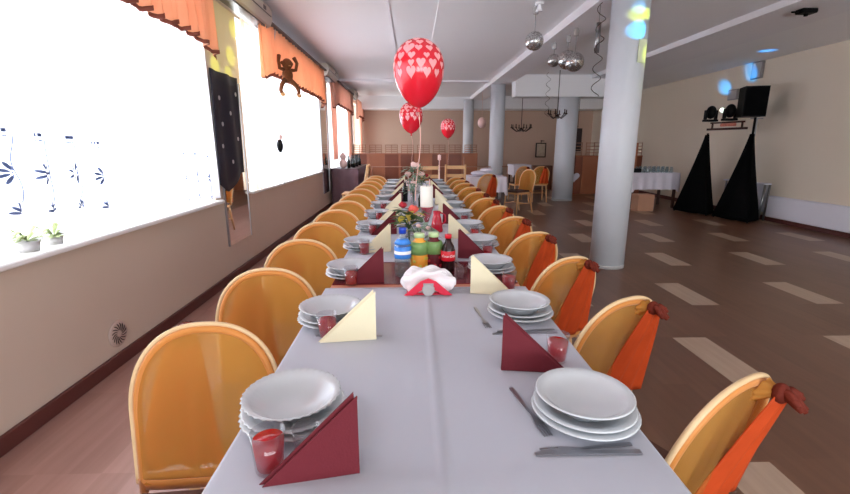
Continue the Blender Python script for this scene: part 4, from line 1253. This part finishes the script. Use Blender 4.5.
# ================================================================== PARTITIONS
def partition(x0, x1, y, zp, zr, label, n, solidpat=None):
    t = thing('partition', ((x0 + x1) / 2, y, 0), label, 'partition', 'brown wooden partitions')
    W = (x1 - x0) / 2; st = 2 * W / n
    for i in range(n):
        a = -W + i * st
        MB().b2(a + .03, a + st - .03, -.02, .02, .0, zp, bev=.004).build('panel', 'panel_l' if (i % 3 == 1) else 'panel', t)
        MB().b2(a - .03, a + .03, -.035, .035, 0, zp + .03).build('post', 'panel_l', t)
        MB().b2(a + .03, a + st - .03, -.03, .03, zp, zp + .03).build('cap_rail', 'panel_l', t)
        if i % 3 != 2 or True:
            mb = MB()
            for q in range(4):
                z = zp + .03 + (zr - zp - .03) * (q + .8) / 4
                mb.tube([(a + .06, 0, z), (a + st - .06, 0, z)], .010, 6)
            for xx in (a + .06, a + st / 2, a + st - .06): mb.tube([(xx, 0, zp + .02), (xx, 0, zr)], .010, 6)
            mb.build('rail_rack', 'railm', t)
    return t
partition(XL + .02, 2.0, 13.5, 1.06, 1.34, 'long wooden partition with rails behind the far end of the banquet table', 8)
partition(4.15, 6.37, 12.2, 1.02, 1.40, 'wooden partition with curved rails right of the hanging heart', 4)
t = thing('low_railing', (0.2, 11.2, 0), 'thin pale low railing crossing behind the far chairs', 'railing')
MB().tube([(-1.2, 0, .80), (2.2, 0, .80)], .012, 6).build('handrail', 'railm', t)
for x in (-1.2, -.1 , 1.1, 2.2): MB().tube([(x, 0, 0), (x, 0, .82 if x != 1.1 else 1.05)], .014, 6).build('post', 'railm', t)

# skirted table with bottles by window 3
t = thing('skirted_table', (XL + .36, 10.9, 0), 'narrow table with dusky purple pleated skirt below the third window', 'table')
MB().b2(-.30, .26, -1.15, 1.15, .80, .83).build('tabletop', 'tleg', t)
def sk(u, v):
    per = [(-.3, -1.15), (.28, -1.15), (.28, 1.15), (-.3, 1.15)]
    L = [0.58, 2.3, .58]; s = u * sum(L)
    if s < L[0]: x, y, nx, ny = -.3 + s, -1.15, 0, -1
    elif s < L[0] + L[1]: x, y, nx, ny = .28, -1.15 + s - L[0], 1, 0
    else: x, y, nx, ny = .28 - (s - L[0] - L[1]), 1.15, 0, 1
    q = .025 * math.sin(s * 28) * (.4 + .6 * v)
    return (x + nx * (q + .03), y + ny * (q + .03), .82 - .8 * v)
MB().grid(sk, 240, 4).build('pleated_skirt', 'purple', t, solid=.003)
pb = None
for i, y in enumerate((9.95, 10.15, 10.5, 10.7, 11.1, 11.3, 11.6)):
    lab = 'dark bottle on the purple skirted table, %s from the camera' % ('first', 'second', 'third', 'fourth', 'fifth', 'sixth', 'seventh')[i]
    if pb is None:
        pb = tag(MB().lathe([(0, 0), (.036, 0), (.037, .14), (.014, .2), (.013, .27), (0, .27)], 16).build('wine_bottle', 'bottleg'), lab, 'bottle', 'bottles on the skirted table'); o = pb
    else: o = pb.copy(); COL.objects.link(o); o['label'] = lab
    o.location = (XL + .42 + .08 * (i % 2), y, .8305)
t = thing('plush_toy', (XL + .3, 9.92, .8305), 'pale plush figure on the near end of the purple skirted table', 'stuffed toy')
MB().ball((0, 0, .10), .10, 14, 10, sc=(.9, .9, 1)).build('body', 'pink', t); MB().ball((0, 0, .25), .075, 14, 10).ball((.0, .05, .32), .025).ball((0, -.05, .32), .025).build('head', 'pink', t)

# ================================================================== FAR RIGHT: tables and chairs, pictures
draped_table(1.05, 1.75, 8.15, 8.85, 'far square table left of the white columns', .28)
draped_table(3.0, 3.55, 13.2, 14.0, 'small far table below the framed picture', .3, m='whitecloth')
t = thing('stacked_linen', (1.30, 8.5, .7545), 'heap of folded white linen on the far square table', 'linen')
MB().ball((0, 0, .05), .15, 16, 10, sc=(1.2, 1, .33)).build('lower_fold', 'whitecloth', t)
MB().ball((.12, 0, .11), .10, 14, 8, sc=(1.2, 1, .4)).build('upper_fold', 'whitecloth', t)
pr = proto
far = [((1.28, 7.64), .35, 'gold and orange covered chair before the far square table'),
       ((2.30, 8.9), PI / 2 + .6, 'orange covered chair at the right of the far square table'),
       ((2.60, 10.4), .15, 'far orange covered chair left of the cross beam column, left of its pair'),
       ((3.02, 10.4), -.05, 'far orange covered chair left of the cross beam column, right of its pair')]
kids_gold = [m for m in ()]
for (x, y), rz, l in far: dup(proto, (x, y, 0), rz, l, 'covered chairs at the far tables')
# far uncovered chairs at the end of the long table
def plain_chair(label):
    t = thing('wooden_chair', (0, 0, 0), label, 'chair', 'plain wooden chairs at the table end')
    MB().box((0, .2, .45), (.4, .4, .03), bev=.012).build('seat', 'wood', t)
    for sx in (-1, 1):
        MB().tube([(sx * .17, .37, .44), (sx * .18, .39, 0)], .016, 8).build('leg', 'wood', t)
        MB().tube([(sx * .18, -.06, 0), (sx * .18, 0, .45), (sx * .18, -.09, .98)], .017, 8).build('leg', 'wood', t)
    mb = MB()
    for z in (.62, .78, .93): mb.b2(-.17, .17, -.065 - (z - .62) * .15, -.05 - (z - .62) * .15, z - .03, z + .03)
    mb.build('back_slats', 'wood', t)
    return t
pc = plain_chair('plain wooden chair at the far end of the long table, left one'); pc.location = (.30, 7.9, 0); pc.rotation_euler = (0, 0, PI)
dup(pc, (.78, 8.1, 0), PI - .2, 'plain wooden chair at the far end of the long table, right one')
dup(pc, (-.9, 8.3, 0), PI / 2, 'plain wooden chair beyond the left row, before the partition')
# cabinet
t = thing('cabinet', (3.95, 13.6, 0), 'low brown cabinet behind the cross beam column', 'cabinet')
MB().b2(-.3, .3, -.2, .2, 0, .72).build('carcass', 'cab', t)
for s in (-1, 1):
    d = MB().b2(s * .15 - .14, s * .15 + .14, -.215, -.2005, .04, .68).build('door', 'cab', t); MB().ball((s * .04, -.225, .4), .012).build('knob', 'grey', d)
def picture(x, y, z, w, h, m, label, lamp=False):
    t = thing('framed_picture', (x, y, z), label, 'picture')
    MB().b2(-w / 2, w / 2, -.02, -.002, 0, h).build('print', m, t)
    mb = MB(); f = .035
    mb.b2(-w / 2 - f, w / 2 + f, -.035, -.001, -f, 0); mb.b2(-w / 2 - f, w / 2 + f, -.035, -.001, h, h + f); mb.b2(-w / 2 - f, -w / 2, -.035, -.001, 0, h); mb.b2(w / 2, w / 2 + f, -.035, -.001, 0, h)
    mb.build('frame', 'darkframe', t)
    if lamp:
        l = MB().tube([(0, -.01, h + f), (0, -.1, h + .12), (-.06, -.12, h + .10), (.08, -.12, h + .10)], .012, 8).build('picture_lamp', 'bronze', t)
picture(4.60, YB, .93, .30, .44, 'picture', 'small framed picture with a lamp on the cream back wall', True)
picture(5.78, YB, 1.15, .45, .72, 'pictured', 'dark framed picture right of the cross beam column', True)
def chandelier(c, R, top, label, arms=8):
    t = thing('chandelier', c, label, 'chandelier', 'bronze chandeliers')
    MB().ball((0, 0, 0), R * .16, 14, 10).build('hub', 'bronze', t)
    MB().tube([(0, 0, 0), (0, 0, top - c[2])], .008, 6).build('rod', 'bronze', t)
    for k in range(arms):
        a = 2 * PI * k / arms
        MB().tube([(0, 0, 0), (R * .5 * math.cos(a), R * .5 * math.sin(a), -.06), (R * math.cos(a), R * math.sin(a), .03)], .010, 6).build('arm', 'bronze', t)
        MB().lathe([(.03, 0), (.035, .01), (.012, .02), (.012, .09), (0, .10)], 10, c=(R * math.cos(a), R * math.sin(a), .03)).build('candle_cup', 'bronze', t)
chandelier((2.90, 12.0, 1.74), .26, 2.9, 'dark bronze chandelier with spread arms before the cream wall', 8)
chandelier((3.20, 10.0, 1.96), .20, 2.9, 'smaller dark chandelier left of the cross beam column', 6)
# spiral streamers
for i, (x, y, z, top) in enumerate(((2.0, 5.0, 1.85, 2.77), (3.05, 10.3, 1.95, 2.9))):
    pts = []
    for k in range(60):
        a = k * .5; pts.append((.045 * math.cos(a), .045 * math.sin(a), (top - z) * k / 59))
    tag(MB().tube(pts, .004, 4).build('spiral_streamer', 'bronze', None), ('dark spiral streamer hanging left of the nearest column', 'dark spiral streamer hanging left of the cross beam column')[i], 'streamer').location = (x, y, z)
# hanging heart
t = thing('hanging_heart', (4.12, 11.2, .42), 'pale heart decoration hanging on a long ribbon beside the far column', 'decoration')
hp = [(.13 * 16 * math.sin(a) ** 3 / 16, .13 * (13 * math.cos(a) - 5 * math.cos(2 * a) - 2 * math.cos(3 * a) - math.cos(4 * a)) / 16 + .12) for a in [2 * PI * q / 40 for q in range(40)]]
MB().prism(hp, -.02, .02, xf=lambda v: (v[0], v[2], v[1])).build('heart', 'whitecloth', t)
MB().tube([(0, 0, .19), (0, 0, 2.37)], .006, 6).build('ribbon', 'bronze', t)
# wall lantern / white balloon by the far column
t = thing('balloon', (2.0, 13.0, 1.95), 'small white balloon hanging from the beam beside the far column', 'balloon')
MB().ball((0, 0, 0), .12, 16, 12, sc=(1, 1, 1.25)).build('skin', 'pink', t)
MB().tube([(0, 0, .15), (0, 0, .82)], .003, 5).build('string', 'string', t)

# light on the near column and first pier, from unseen party lamps
A = (2.15, 4.72)
def onto(tgt, size, col, power, blend=.3, src=(4.3, 1.0, 2.6)): beam('party_beam', src, tgt, math.radians(size), col, power, blend)
onto((2.20, 4.56, 2.56), 2.2, YG, 900)
onto((2.30, 4.58, 2.57), 1.6, YG, 900)
onto((2.21, 4.56, 2.42), 2.6, CY, 1500)
onto((2.20, 4.56, 2.62), 1.8, CY, 700)
onto((2.34, 4.66, 2.2), 3.6, YG, 500, .6)
onto((2.36, 4.72, 1.9), 5.0, YG, 60, .9)
W1 = (2.6, 1.5, 2.65)
onto((-1.81, 4.75, 2.30), 13, (.9, .85, .2), 500, .9, W1)
onto((-1.81, 4.95, 2.48), 2.2, YG, 900, .5, W1)
onto((-1.81, 4.80, 2.20), 2.2, YG, 900, .5, W1)
onto((-1.81, 4.40, 2.05), 2.0, YG, 900, .5, W1)
onto((-1.81, 4.70, 2.02), 1.8, YG, 900, .5, W1)
